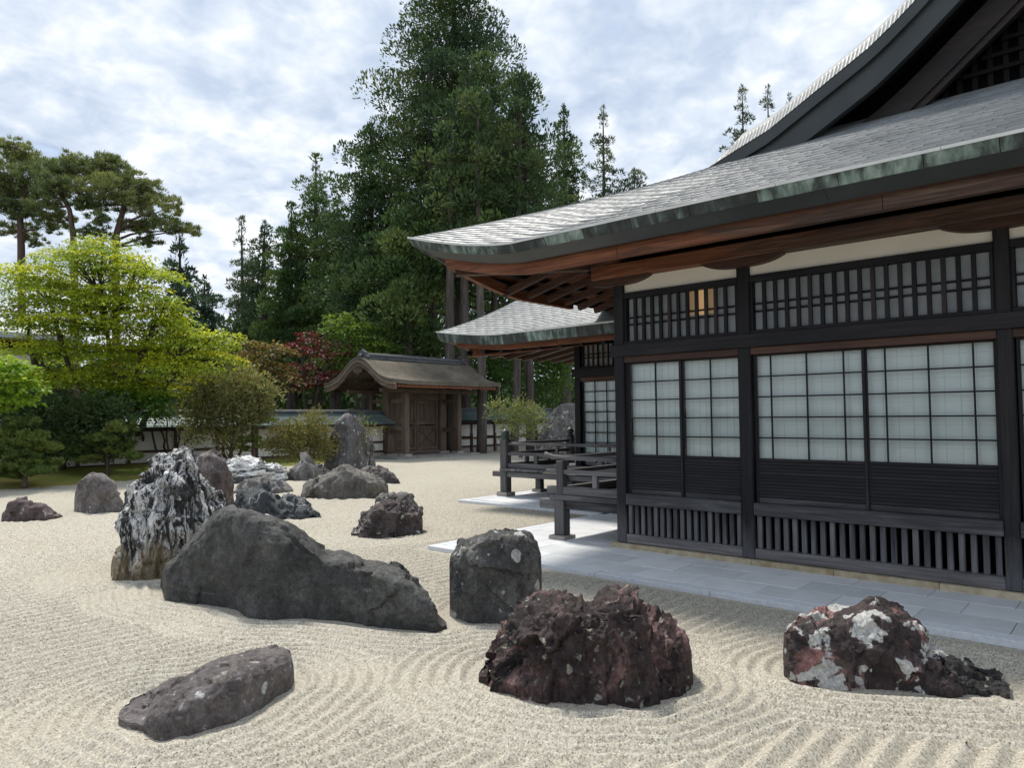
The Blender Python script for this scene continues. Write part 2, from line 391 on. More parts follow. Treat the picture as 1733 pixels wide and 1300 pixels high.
def sand_mat():
    m, nt, p, _ = new_mat('raked_white_gravel'); pos = POS(nt)
    flat = ND(nt, 'ShaderNodeVectorMath', {0: pos, 1: (1, 1, 0.35)}, operation='MULTIPLY').outputs[0]
    v1 = ND(nt, 'ShaderNodeTexVoronoi', {'Vector': flat, 'Scale': 105.0, 'Randomness': 1.0})
    v2 = ND(nt, 'ShaderNodeTexVoronoi', {'Vector': flat, 'Scale': 260.0, 'Randomness': 1.0})
    s1 = ND(nt, 'ShaderNodeSeparateColor', {0: v1.outputs['Color']}).outputs[0]
    s2 = ND(nt, 'ShaderNodeSeparateColor', {0: v2.outputs['Color']}).outputs[1]
    g = MATH(nt, 'ADD', MATH(nt, 'MULTIPLY', s1, 0.6), MATH(nt, 'MULTIPLY', s2, 0.4))
    grain = RAMP(nt, g, [(0.08, (0.115, 0.10, 0.082)), (0.28, (0.34, 0.312, 0.26)), (0.6, (0.45, 0.423, 0.36)), (0.92, (0.64, 0.617, 0.55))])
    big_ = NOISE(nt, pos, 0.5, 4, 0.6)
    col = MIX(nt, 1.0, grain, RAMP(nt, big_, [(0.3, (0.92, 0.90, 0.86)), (0.7, (1.0, 0.99, 0.96))]), 'MULTIPLY')
    h = MATH(nt, 'ADD', MATH(nt, 'MULTIPLY', v1.outputs['Distance'], -1.0), MATH(nt, 'MULTIPLY', s1, 0.6))
    setin(nt, p, color=col, rough=0.9, spec=0.2, normal=BUMP(nt, h, 0.3, 0.005))
    return m
M_SAND = sand_mat()
M_EARTH = plain('forest_floor', (0.03, 0.028, 0.018), (0.075, 0.07, 0.04), 0.8, 0.95, 0.1, 0.5, 8.0)
def moss_mat():
    m, nt, p, _ = new_mat('moss'); pos = POS(nt)
    n = NOISE(nt, pos, 0.55, 5, 0.6, 0.3); f = NOISE(nt, pos, 35, 5, 0.7)
    v = MATH(nt, 'ADD', MATH(nt, 'MULTIPLY', n, 0.75), MATH(nt, 'MULTIPLY', f, 0.25))
    setin(nt, p, color=RAMP(nt, v, [(0.36, (0.10, 0.15, 0.03)), (0.5, (0.17, 0.19, 0.045)), (0.62, (0.27, 0.22, 0.07))]), rough=0.95, spec=0.1, normal=BUMP(nt, f, 0.8, 0.04))
    return m
M_MOSS = moss_mat()

def rock_mat(name, c, lichen=None, streak=None, stain=None, scale=2.2, rough=0.75, low=None):
    """c: three base tones; lichen: (color, noise scale, threshold, width); streak: (color, stretch vector, threshold, width); stain: (color, scale, threshold, width)"""
    m, nt, p, _ = new_mat(name); pos = ND(nt, 'ShaderNodeTexCoord').outputs['Object']
    n1 = NOISE(nt, pos, scale, 9, 0.68, 0.5); n2 = NOISE(nt, pos, scale*7, 7, 0.7, 0.2)
    v = MATH(nt, 'ADD', MATH(nt, 'MULTIPLY', n1, 0.62), MATH(nt, 'MULTIPLY', n2, 0.38))
    col = RAMP(nt, v, [(0.36, c[0]), (0.5, c[1]), (0.64, c[2])])
    hgt = v
    for k in (stain or []):
        s = NOISE(nt, SCALE(nt, pos, k[1]), 1.0, 7, 0.62, 0.7)
        col = MIX(nt, RAMP(nt, s, [(k[2], 0.0), (k[2]+k[3], 1.0)]), col, k[0])
    for k in (streak or []):
        s = NOISE(nt, SCALE(nt, pos, k[1]), 1.0, 7, 0.68, 1.1)
        col = MIX(nt, RAMP(nt, s, [(k[2], 0.0), (k[2]+k[3], 1.0)]), col, k[0])
        hgt = MATH(nt, 'ADD', hgt, MATH(nt, 'MULTIPLY', s, 0.8))
    if low:
        hz_ = ND(nt, 'ShaderNodeSeparateXYZ', {0: pos}).outputs[2]
        s = MATH(nt, 'ADD', MATH(nt, 'MULTIPLY', hz_, -1.0/low[1]), MATH(nt, 'MULTIPLY', NOISE(nt, SCALE(nt, pos, (2.2, 2.2, 0.9)), 1.0, 6, 0.65, 0.8), 2.0))
        col = MIX(nt, RAMP(nt, s, [(0.25, 0.0), (0.6, 0.85)]), col, MIX(nt, n2, low[0], tuple(x*0.35 for x in low[0])))
    for k in (lichen or []):
        if k[1] < 0:   # round spots
            vo = ND(nt, 'ShaderNodeTexVoronoi', {'Vector': ND(nt, 'ShaderNodeVectorMath', {0: pos, 1: SCALE(nt, ND(nt, 'ShaderNodeTexNoise', {'Vector': pos, 'Scale': 9.0}).outputs['Color'], (0.09, 0.09, 0.09))}, operation='ADD').outputs[0], 'Scale': -k[1]})
            pick = ND(nt, 'ShaderNodeSeparateColor', {0: vo.outputs['Color']}).outputs[0]
            d = MATH(nt, 'ADD', vo.outputs['Distance'], MATH(nt, 'MULTIPLY', MATH(nt, 'GREATER_THAN', k[2], pick), 9.0))
            d = MATH(nt, 'SUBTRACT', d, MATH(nt, 'MULTIPLY', pick, 0.12))
            msk = RAMP(nt, d, [(k[3], 1.0), (k[3]+0.05, 0.0)])
        else:
            s = NOISE(nt, pos, k[1], 6, 0.6, 0.35)
            msk = RAMP(nt, s, [(k[2], 0.0), (k[2]+k[3], 1.0)])
        lc = MIX(nt, NOISE(nt, pos, 45, 4, 0.7), k[0], tuple(x*0.62 for x in k[0]))
        col = MIX(nt, msk, col, lc)
    n3 = NOISE(nt, pos, scale*22, 6, 0.75, 0.2)
    col = MIX(nt, 1.0, col, RAMP(nt, n3, [(0.35, (0.6, 0.6, 0.6)), (0.65, (1.35, 1.35, 1.35))]), 'MULTIPLY')
    hgt = MATH(nt, 'ADD', hgt, MATH(nt, 'MULTIPLY', n3, 0.3))
    setin(nt, p, color=col, rough=rough, spec=0.35, normal=BUMP(nt, hgt, 0.9, 0.04))
    return m

# ------------------------------------------------------------------ rock shapes (computed first: the raked gravel follows their outlines)
def rock_shape(top, bot, T, a=0.45, ef=0.55, eb=0.9, p=2.2, nu=90, ns=70, seed=0, base=0.0,
               lumps=(0.05, 1.6), facets=(0.05, 2.2), nfac=34, crack=0.0, strata=None, fine=0.012):
    top = np.array(top, float); bot = np.array(bot, float)
    x0 = max(top[0, 0], bot[0, 0]); x1 = min(top[-1, 0], bot[-1, 0])
    u = 0.5-0.5*np.cos(np.linspace(0, math.pi, nu)); u = 0.5*u+0.5*np.linspace(0, 1, nu)
    xs = x0+(x1-x0)*u
    yt = np.interp(xs, top[:, 0], top[:, 1]); yb = np.maximum(np.interp(xs, bot[:, 0], bot[:, 1]), yt+1.0)
    G = np.array([at_z(x, y, base) for x, y in zip(xs, yb)])
    wd = G[:, :2]/np.linalg.norm(G[:, :2], axis=1)[:, None]
    th = T*np.maximum(1-np.abs(2*u-1)**p, 0)**(1/1.6)+0.03
    def section(ph):
        c = np.cos(ph); s_ = np.sin(ph); front = ph <= math.pi/2
        return np.where(front, a*(1-np.abs(c)**ef), a+(1-a)*np.abs(c)**eb), np.where(front, np.abs(s_)**ef, np.abs(s_)**eb)
    def solve(wn_, zn):
        lo = np.zeros(nu)+0.005; hi = np.zeros(nu)+6.0
        for it in range(24):
            h = (lo+hi)/2
            P = np.zeros((nu, len(wn_), 3))
            P[..., 0] = G[:, None, 0]+wd[:, None, 0]*th[:, None]*wn_; P[..., 1] = G[:, None, 1]+wd[:, None, 1]*th[:, None]*wn_
            P[..., 2] = base+h[:, None]*zn
            py = project(P.reshape(-1, 3))[1].reshape(nu, -1).min(1)
            hi = np.where(py < yt, h, hi); lo = np.where(py < yt, lo, h)
        return h, P
    wn_, zn = section(np.linspace(0, math.pi, 60)); h, P = solve(wn_, zn)
    fine_ph = np.concatenate([np.linspace(0, 1, 900)**3*math.pi/2, math.pi-np.linspace(1, 0, 900)[1:]**3*math.pi/2]); wf, zf_ = section(fine_ph)
    hm = np.percentile(h, 70); arc = np.concatenate([[0], np.cumsum(np.hypot(np.diff(wf)*T*0.85, np.diff(zf_)*hm))])
    k_ = np.interp(np.linspace(0, arc[-1], ns), arc, np.arange(len(arc))); wn_ = np.interp(k_, np.arange(len(arc)), wf); zn = np.interp(k_, np.arange(len(arc)), zf_)
    h, P = solve(wn_, zn)
    # skirt below the gravel
    skirt = np.where(zn < 0.10, (0.10-zn)/0.10*0.20, 0.0); P[..., 2] -= skirt[None]
    foot = np.concatenate([P[:, 0, :2], P[::-1, -1, :2]])
    # displacement along the surface normal
    du = np.gradient(P, axis=0); dv = np.gradient(P, axis=1); n = np.cross(du, dv); n /= np.linalg.norm(n, axis=2)[..., None]+1e-9
    ctr = P.mean((0, 1)); sg = np.sign(((P-ctr)*n).sum(2).mean()); n *= sg
    Q = P.reshape(-1, 3)-np.array([*ctr[:2], 0])+seed*11.3; nn = n.reshape(-1, 3)
    size = min(T, np.ptp(P[..., 2]))
    d = lumps[0]*fbm(Q*lumps[1], 4, 0.55)
    rs = np.random.default_rng(seed+50)
    def planes(nf, tilt, lim, blend):
        pick = rs.choice(len(Q), nf, replace=False); sp = Q[pick]; sn = nn[pick]+rs.normal(size=(nf, 3))*tilt; sn /= np.linalg.norm(sn, axis=1)[:, None]
        qw = Q+np.stack([perlin(Q*1.8+k*9) for k in range(3)], 1)*0.06
        d2 = ((qw[:, None]-sp[None])**2).sum(2); o = np.argpartition(d2, 3, axis=1)[:, :3]
        t_ = np.full(len(Q), 9.0)
        for j in range(3):
            q_ = o[:, j]; den = (nn*sn[q_]).sum(1); tt = ((sp[q_]-Q)*sn[q_]).sum(1)/np.maximum(den, 0.35); tt = np.where(den < 0.25, 9.0, tt); t_ = np.minimum(t_, tt)
        return np.clip(np.where(t_ > 5, 0, t_), -lim, lim*0.5)*blend
    nf = int(nfac*1.0); lim = facets[0]*1.25
    d = d*0.6+planes(nf, 0.30, lim, 0.85)+planes(nf*4, 0.24, lim*0.30, 0.8)
    f1, gap = cells(Q*facets[1]+0.35*np.stack([perlin(Q*2+k*9) for k in range(3)], 1), seed)
    f2, g2 = cells(Q*facets[1]*2.7+3.3, seed+3); d = d+0.25*facets[0]*f1
    if crack: d = d-crack*np.exp(-(gap/0.05)**2)-0.4*crack*np.exp(-(g2/0.05)**2)
    for st in (strata or []):   # (amplitude, frequency vector, ridged)
        d = d+st[0]*fbm(Q*np.array(st[1]), 4, 0.55, st[2])
    d = d+fine*fbm(Q*11, 3, 0.6)
    edge = np.minimum(np.minimum(u, 1-u)/0.05, 1.0)[:, None]*np.ones(ns)
    V = P.reshape(-1, 3)+nn*(d*edge.ravel())[:, None]
    I = np.arange(nu*ns).reshape(nu, ns)
    F = np.stack([I[:-1, :-1], I[1:, :-1], I[1:, 1:], I[:-1, 1:]], -1).reshape(-1, 4)
    if sg > 0: pass
    nrm = np.cross(V[F[:, 1]]-V[F[:, 0]], V[F[:, 2]]-V[F[:, 0]]); out = (nrm*(V[F].mean(1)-ctr)).sum(1).mean()
    if out < 0: F = F[:, ::-1]
    org = np.array([*ctr[:2], base])
    return dict(V=V-org, F=F, org=org, foot=foot, ns=ns, nu=nu)

RK = {}
RK['small_maroon'] = rock_shape([(2, 879), (6.6, 870), (14.6, 854), (24, 846.4), (44, 845.7), (60, 849), (80, 857), (95.5, 865), (106, 872.5)], [(2, 881), (32, 881.5), (57, 881.5), (80, 879), (106, 873.5)], 0.7, nu=50, ns=40, seed=1, lumps=(0.05, 2.0), facets=(0.06, 2.5))
RK['round_boulder'] = rock_shape([(125.5, 845), (126.7, 829), (132.7, 819.8), (143, 806.5), (156.6, 802), (170, 802.6), (183, 809), (192.4, 815.8), (201.7, 833), (207, 850), (210, 861)], [(125.5, 862), (128.7, 864), (152.6, 867.6), (172.5, 867.6), (199, 865.6), (210, 862)], 1.0, ef=0.45, p=3, nu=50, ns=40, seed=2, lumps=(0.04, 1.5), facets=(0.05, 2.0))
RK['white_streaked'] = rock_shape([(187.5, 958), (190, 942), (197, 934), (203, 905), (206, 868), (214.6, 855), (221, 830), (228, 817), (240, 803), (255, 792), (264.6, 776.5), (278, 774.6), (291.5, 764.6), (303, 767), (314.6, 767), (322, 774.6), (334, 792), (345, 807), (357, 817), (367.5, 830), (374, 848), (380, 885), (385, 925)],
    [(187.5, 970), (195, 979), (238, 979), (270, 977), (300, 975), (340, 968), (370, 955), (385, 940)], 1.15, a=0.42, ef=0.55, eb=0.7, p=3, nu=150, ns=120, seed=3, lumps=(0.09, 1.3), facets=(0.05, 1.8), crack=0.02, strata=[(0.055, (4.5, 4.5, 0.9), True), (0.03, (11, 11, 1.6), True)], fine=0.02)
RK['brown_tall'] = rock_shape([(324, 800), (330, 782), (339.6, 769), (355, 759), (367.5, 764), (380, 776.5), (386.7, 792), (392.5, 811), (395.5, 836), (397, 850)], [(324, 860), (350, 862), (380, 858), (397, 851)], 0.9, a=0.5, ef=0.7, p=3, nu=60, ns=60, seed=4, lumps=(0.06, 1.6), facets=(0.07, 1.8), strata=[(0.025, (5, 5, 1.0), True)])
RK['white_banded'] = rock_shape([(374, 800), (382, 777), (396, 774), (420.5, 772), (438.7, 776), (449, 784), (461, 784), (475, 788), (483, 795), (488, 810)], [(374, 815), (392, 817), (440, 816), (475, 813.5), (488, 811.5)], 1.6, a=0.5, ef=0.5, eb=0.6, p=3, nu=70, ns=50, seed=5, lumps=(0.08, 1.5), facets=(0.08, 1.8), strata=[(0.06, (1.4, 1.4, 7), True)], crack=0.04)
RK['low_grey'] = rock_shape([(394, 831), (406, 819), (426.6, 809), (451, 807), (471, 809), (485, 816), (496.5, 829.5)], [(394, 834), (430, 835.5), (470, 834), (496.5, 831)], 1.0, ef=0.8, nu=60, ns=40, seed=6, facets=(0.05, 1.8))
RK['veined_dark'] = rock_shape([(394, 853), (404, 831.4), (426.6, 824), (446.8, 821.7), (459, 827), (475, 839.5), (491, 838.5), (511.4, 845.5), (529.6, 857.6), (537, 866), (544.5, 875.5)], [(394, 880), (430, 880.5), (471, 878.5), (520, 877.5), (544.5, 876.5)], 1.5, a=0.5, ef=0.75, nu=80, ns=60, seed=7, lumps=(0.05, 1.8), facets=(0.08, 1.5), strata=[(0.03, (3, 3, 3.5), True)], crack=0.02)
RK['pointed_grey'] = rock_shape([(483, 799), (490, 792), (501, 786), (505, 776), (509, 769), (517.5, 770), (529.6, 779), (544, 787), (560, 798)], [(483, 811), (500, 812.5), (531.6, 811.5), (560, 801)], 1.1, a=0.5, ef=0.9, nu=60, ns=50, seed=8, lumps=(0.06, 1.8), facets=(0.1, 1.8))
RK['monolith'] = rock_shape([(547, 790), (551, 776), (556, 757), (564, 724), (572, 710), (584, 702), (598, 702), (608, 709), (618.4, 730), (630.6, 757), (634.6, 779), (636, 786)], [(547, 795), (565, 797), (590, 797), (615, 794), (636, 787.5)], 1.1, a=0.5, ef=0.5, eb=0.6, p=3, nu=80, ns=80, seed=9, lumps=(0.07, 1.0), facets=(0.06, 1.2), strata=[(0.03, (4, 4, 0.5), True)])
RK['broad_grey'] = rock_shape([(508.5, 839), (513.4, 821), (529.6, 811), (562, 797), (584, 789.6), (604, 791), (628.5, 802), (648.7, 813), (656.4, 820), (657.5, 829)], [(508.5, 841), (552, 843), (600, 843), (634.6, 841.5), (657.5, 832)], 1.7, a=0.42, ef=0.75, p=3, nu=90, ns=60, seed=10, lumps=(0.06, 1.2), facets=(0.1, 1.1), strata=[(0.02, (2, 6, 3), True)], crack=0.012)
RK['small_dark'] = rock_shape([(610, 797), (614, 792), (622.5, 788), (638.6, 789.4), (651, 791), (663, 801), (677, 816)], [(610, 812), (630, 816), (648.7, 816.5), (677, 817.5)], 1.1, nu=50, ns=40, seed=11, facets=(0.1, 2.0))
RK['layered_low'] = rock_shape([(594, 902), (606, 884), (616.4, 872), (626.5, 857.6), (642.7, 851.6), (656.8, 843.5), (683, 847.5), (701, 853.6), (713.4, 859.7), (715.5, 880)], [(594, 903.5), (612.4, 907), (638.6, 909), (673, 906.5), (711.3, 901), (715.5, 895)], 0.95, a=0.55, ef=0.6, eb=0.6, p=3.5, nu=100, ns=80, seed=12, lumps=(0.03, 2.0), facets=(0.05, 2.5), strata=[(0.045, (0.9, 0.9, 7.5), True), (0.02, (2.2, 2.2, 16), True)], crack=0.02)
RK['behind_layered'] = rock_shape([(634.5, 850), (636.6, 839.5), (648.7, 832.4), (669, 833.4), (691, 834.4), (701, 843.5), (707, 854)], [(634.5, 868), (660, 870), (690, 870), (707, 866)], 0.5, ef=0.5, p=3, nu=50, ns=40, seed=13, facets=(0.06, 3))
RK['long_dark'] = rock_shape([(271.5, 984), (274.7, 963.6), (285, 952), (301, 943), (307, 925), (325, 905), (342.4, 890), (351, 872), (364, 861), (377.7, 854.7), (392.4, 853), (412, 860), (433.6, 871), (452, 876), (472, 882.7), (513, 902), (545.5, 924), (583.7, 929.8), (616, 946), (640, 946), (657, 949), (681, 958), (710, 984), (731, 1008), (742.6, 1037), (756, 1057)],
    [(271.5, 988), (282, 1011), (330, 1017), (392.4, 1027), (413, 1037), (466, 1044.5), (516, 1043), (589.6, 1051), (672, 1062), (736.7, 1065.5), (756, 1059)], 0.95, a=0.4, ef=0.42, eb=0.7, p=4, nu=220, ns=110, seed=14, lumps=(0.045, 1.0), facets=(0.022, 1.1), strata=[(0.012, (1.6, 1.6, 5), True), (0.008, (5, 5, 11), True)], crack=0.012, fine=0.010, nfac=26)
RK['white_pebble'] = rock_shape([(437, 878), (443, 871.5), (452, 870.5), (460, 873), (467, 880)], [(437, 882), (452, 884), (467, 882)], 0.2, nu=24, ns=20, seed=15, lumps=(0.01, 3), facets=(0.01, 4), fine=0.003)
RK['block_boulder'] = rock_shape([(761, 957), (763, 939.6), (770, 929), (774.6, 925.7), (777.4, 913), (795.4, 907.7), (805, 901), (814.8, 897), (864.6, 896), (891, 896.6), (903.4, 907.7), (910.4, 924), (916, 939.6), (917.5, 965)], [(761, 1038), (765, 1042), (781.5, 1049), (809, 1052), (853.6, 1052.4), (890, 1049), (912, 1040), (917.5, 1030)], 0.72, a=0.36, ef=0.30, eb=0.35, p=4, nu=120, ns=110, seed=16, lumps=(0.025, 1.5), facets=(0.024, 2.0), strata=[(0.012, (7, 7, 1.0), True)], crack=0.015)
RK['flat_slab'] = rock_shape([(200.5, 1215), (214, 1200), (245.4, 1172), (282, 1154), (310, 1142), (334, 1128), (356, 1117), (393, 1107.7), (439, 1101), (467, 1094.8), (481.7, 1096.6), (493, 1107.7), (497.4, 1130), (498, 1144)],
    [(200.5, 1217), (214, 1225), (241.7, 1227.7), (264, 1242.5), (275, 1243.4), (300.8, 1237), (319, 1237.9), (356, 1225.9), (402, 1213), (439, 1192.6), (467, 1172), (493, 1157.6), (498, 1146.5)], 0.62, a=0.42, ef=0.62, eb=0.6, p=4, nu=150, ns=80, seed=17, lumps=(0.014, 1.6), facets=(0.012, 1.6), strata=[(0.010, (2.5, 5.0, 9), True), (0.004, (8, 12, 20), True)], crack=0.006, fine=0.005)
RK['red_rock'] = rock_shape([(810, 1144.5), (815, 1138), (822.5, 1128.5), (834, 1101.5), (849.5, 1067.8), (872, 1040.8), (901, 1018), (928, 1002.5), (953, 1003.6), (975, 1010), (987, 1016), (1002.5, 1008), (1036, 1003.6), (1044, 998), (1054, 994), (1079, 996.9), (1086, 1007), (1090, 1018), (1095, 1028.4), (1119.6, 1036), (1142, 1052), (1160, 1076.8), (1170, 1103.8), (1173, 1137.5)],
    [(810, 1147), (830, 1149), (834, 1160), (890, 1175.8), (935, 1183.7), (991, 1189), (1025, 1181), (1081, 1189.5), (1126, 1173), (1160, 1164), (1173, 1150)], 0.82, a=0.45, ef=0.55, eb=0.6, p=3.2, nu=220, ns=150, seed=18, lumps=(0.05, 1.9), facets=(0.042, 1.9), strata=[(0.030, (6, 6, 4.5), True), (0.016, (15, 15, 9), True)], crack=0.006, fine=0.02)
RK['lichen_rock'] = rock_shape([(1326, 1105), (1327.7, 1071), (1340, 1060), (1357, 1049.7), (1393, 1030.8), (1428, 1030.8), (1456.7, 1022.5), (1485, 1016), (1513, 1017.7), (1537, 1033), (1561, 1052), (1577, 1073), (1585.6, 1092), (1594, 1096), (1603, 1106.5), (1617.5, 1132.5), (1630, 1160)],
    [(1326, 1136), (1330, 1139.6), (1350, 1149), (1393, 1156), (1442.5, 1162), (1523, 1165.6), (1577, 1169), (1620, 1172.7), (1630, 1171)], 0.72, a=0.5, ef=0.55, eb=0.65, p=3.2, nu=200, ns=130, seed=19, lumps=(0.03, 1.8), facets=(0.04, 2.0), strata=[(0.016, (6, 6, 5), True), (0.008, (16, 16, 12), True)], crack=0.008, fine=0.012)
RK['tail_rock'] = rock_shape([(1600, 1124), (1610, 1116), (1629, 1118), (1653, 1123), (1665, 1132.5), (1684, 1136), (1698, 1153.8), (1709, 1174)], [(1600, 1169), (1620, 1171.5), (1653, 1169.5), (1688.5, 1169), (1709, 1175.5)], 0.42, a=0.5, ef=0.6, eb=0.6, p=3, nu=90, ns=70, seed=20, lumps=(0.02, 3), facets=(0.04, 3.5), strata=[(0.02, (2, 2, 12), True)], crack=0.02)
RK['back_rock'] = rock_shape([(908, 748), (913, 738), (925.5, 710), (943, 688), (957, 681), (970, 687), (985, 705), (1000, 745)], [(908, 775), (950, 778), (1000, 775)], 1.6, ef=0.6, p=3, nu=60, ns=60, seed=21, lumps=(0.1, 1.2), facets=(0.1, 1.4), strata=[(0.06, (2.5, 2.5, 2.5), True)], crack=0.05)

# ------------------------------------------------------------------ setting: ground, gravel, moss
mb = MB(); mb.box(-900, 900, -900, 900, -0.5, -0.16)
tag(mb.build('ground', M_EARTH), kind='structure')

def build_sand():
    r = [1.1]
    while r[-1] < 29.5: r.append(r[-1]+min(max(0.00040*r[-1]**2, 0.0125), 0.16))
    r = np.array(r); th = YAW+np.radians(np.linspace(-58, 58, 680))
    X = r[:, None]*np.sin(th); Y = r[:, None]*np.cos(th); P = np.stack([X, Y], -1).reshape(-1, 2)
    n = len(P); dist = np.full(n, 9.0)
    P3 = np.concatenate([P, np.zeros((n, 1))], 1)
    for k, s in RK.items():
        if k == 'white_pebble': continue
        f = s['foot']; m = max(1, len(f)//56); f = f[::m]
        lo = f.min(0)-1.0; hi = f.max(0)+1.0
        idx = np.nonzero(((P > lo) & (P < hi)).all(1))[0]
        if not len(idx): continue
        # distance to the closed outline (segments)
        A = f; B = np.roll(f, -1, 0); q = P[idx]; best = np.full(len(idx), 9.0)
        for a, b in zip(A, B):
            ab = b-a; t = np.clip(((q-a)@ab)/(ab@ab+1e-9), 0, 1); best = np.minimum(best, np.hypot(*(q-a-t[:, None]*ab).T))
        # even-odd inside test
        ins = np.zeros(len(idx), bool)
        for a, b in zip(A, B):
            c = (a[1] > q[:, 1]) != (b[1] > q[:, 1])
            xi = (b[0]-a[0])*(q[:, 1]-a[1])/(b[1]-a[1]+1e-12)+a[0]; ins ^= c & (q[:, 0] < xi)
        best = np.where(ins, 0.0, best)
        dist[idx] = np.minimum(dist[idx], best)
    wob = perlin(P3*0.9)*0.05+perlin(P3*0.35+5)*0.06
    dd = dist+perlin(P3*1.7+9)*0.02
    loop = dd < 0.75
    phl = (dd-0.08)/0.112; phs = (P[:, 1]+wob*0.22)/0.146
    prof = lambda p_: np.maximum(1-np.abs(2*(p_-np.floor(p_))-1)*1.08, 0)**0.95
    z = np.where(loop, 0.046*prof(phl)*np.clip((dd-0.03)/0.1, 0, 1), 0.058*prof(phs))
    # kerb margin without furrows beside the paving
    pav = np.minimum(np.hypot(np.maximum(6.69-P[:, 0], 0), np.maximum(P[:, 1]-7.43, 0)), np.hypot(np.maximum(10.77-P[:, 0], 0), np.maximum(P[:, 1]-11.0, 0)))
    z *= np.clip((pav-0.12)/0.15, 0, 1)
    rr = np.repeat(r, len(th))
    z = z*np.clip((26-rr)/10, 0.35, 1.0)*(0.8+0.35*perlin(P3*0.6+3))
    z += 0.012*perlin(P3*0.25+8)-0.030
    z += np.where(rr < 10, (rng.random(n)-0.5)*0.0012, 0)
    z = np.where(pav < 0.02, -0.05, z)
    V = np.concatenate([P, z[:, None]], 1)
    I = np.arange(n).reshape(len(r), len(th))
    F = np.stack([I[:-1, :-1], I[:-1, 1:], I[1:, 1:], I[1:, :-1]], -1).reshape(-1, 4)[:, ::-1]
    o = place('gravel_garden', mesh_np('gravel_garden', V, F, M_SAND, True), (0, 0, 0)); tag(o, kind='structure')
    # plain gravel outside the raked fan, so that the ground goes on behind the camera
    b = MB(); b.box(-30, 40, -30, 29, -0.12, -0.05); tag(b.build('gravel_bed', M_SAND), kind='structure')
build_sand()

def build_moss():
    edge = np.array([(-30, 21.5), (5.4, 22.45), (8.8, 22.7), (10.5, 23.1), (13.5, 24.3), (16, 24.4), (18.2, 24.6), (19.2, 25.9)])
    xs = np.concatenate([np.linspace(-30, 3, 20)[:-1], np.linspace(3, 19.2, 130)]); ye = np.interp(xs, edge[:, 0], edge[:, 1])
    ye = ye+0.12*perlin(np.stack([xs*0.8, xs*0, xs*0], 1))
    v = np.linspace(0, 1, 26); yb = 26.2
    G = np.zeros((len(xs), len(v), 3)); G[..., 0] = xs[:, None]; G[..., 1] = ye[:, None]+(yb-ye)[:, None]*v
    q = G.reshape(-1, 3); hh = np.minimum((G[..., 1]-ye[:, None])/0.25, 1)*0.09+0.20*np.clip(G[..., 1]-ye[:, None], 0, 2.2)/2.2
    G[..., 2] = hh-0.05+(perlin(q*0.9)*0.06).reshape(hh.shape)*np.minimum(hh*8, 1)
    b = MB(); b.grid(G, True); o = b.build('moss_bank', M_MOSS, smooth=True); tag(o, kind='structure')
build_moss()
def build_hill():
    th = YAW+np.radians(np.linspace(-75, 60, 60)); r = np.linspace(76, 130, 8); G = np.zeros((60, 8, 3))
    G[..., 0] = r*np.sin(th)[:, None]; G[..., 1] = r*np.cos(th)[:, None]; q = G.reshape(-1, 3)
    G[..., 2] = np.interp(r, [76, 84, 100, 130], [-0.3, 4.5, 6.5, 7.0])[None]*(1+0.35*perlin(q*0.04).reshape(60, 8))
    b = MB(); b.grid(G, True); tag(b.build('wooded_hill', M_HILL, smooth=True), kind='structure')
M_HILL = plain('hillside_growth', (0.018, 0.035, 0.014), (0.045, 0.07, 0.025), 0.5, 0.95, 0.1, 0.9, 9.0, 0.0, 0.5)
build_hill()

# paving round the halls: each slab and kerb stone its own piece
pav = tag(bpy.data.objects.new('pavement', None), kind='structure'); COL.objects.link(pav); pav.location = (9, 5, 0); ORG[pav] = np.array([9.0, 5.0, 0.0])
b = MB(); b.box(6.70, 18.0, -4.0, 7.42, -0.1, -0.004); b.box(10.79, 18.0, 7.42, 10.99, -0.1, -0.004); b.build('joint_bed', M_JOINT, pav)
ZP = 0.014
def paver(x0, x1, y0, y1, mat=M_PAVE, name='slab'):
    if x1-x0 < 0.05 or y1-y0 < 0.05: return
    g = 0.003; dz = random.uniform(-0.0015, 0.0015)
    bar(name, mat, pav, x0+g, x1-g, y0+g, y1-g, -0.045, ZP+dz, 0.003)
rows = [6.86+0.4607*i for i in range(25)]
for i, x in enumerate(rows):
    x1 = x+0.4607; ymax = 7.27 if x < 10.75 else 10.83
    ymin = -3.0 if x1 < 8.4 else (4.7 if x < 12.6 else 8.6)
    off = (3.65, 3.375, 3.03)[i % 3]+0.69*8
    y = off
    ys = [ymax]+[off-0.69*k for k in range(-8, 30) if ymin < off-0.69*k < ymax-0.05]+[ymin]
    ys = sorted(set(round(q, 3) for q in ys), reverse=True)
    xx0 = max(x, 10.94) if (x < 10.94 and ymax > 8) else x
    for a, c in zip(ys[:-1], ys[1:]):
        if x < 10.94 <= x1-0.02 and c < 7.27:      # the row that meets the wing's kerb
            paver(x, x1, c, a)
        else: paver(x, x1, c, a)
y = 7.43
while y > -3: paver(6.69, 6.86, y-1.37, y, M_KERB, 'kerb_stone'); y -= 1.37
x = 6.86
while x < 10.6: paver(x, min(x+1.3, 10.75), 7.27, 7.43, M_KERB, 'kerb_stone'); x += 1.3
y = 11.0
while y > 7.5: paver(10.77, 10.94, max(y-1.2, 7.43), y, M_KERB, 'kerb_stone'); y -= 1.2
x = 10.94
while x < 17.5: paver(x, x+1.3, 10.83, 11.0, M_KERB, 'kerb_stone'); x += 1.3

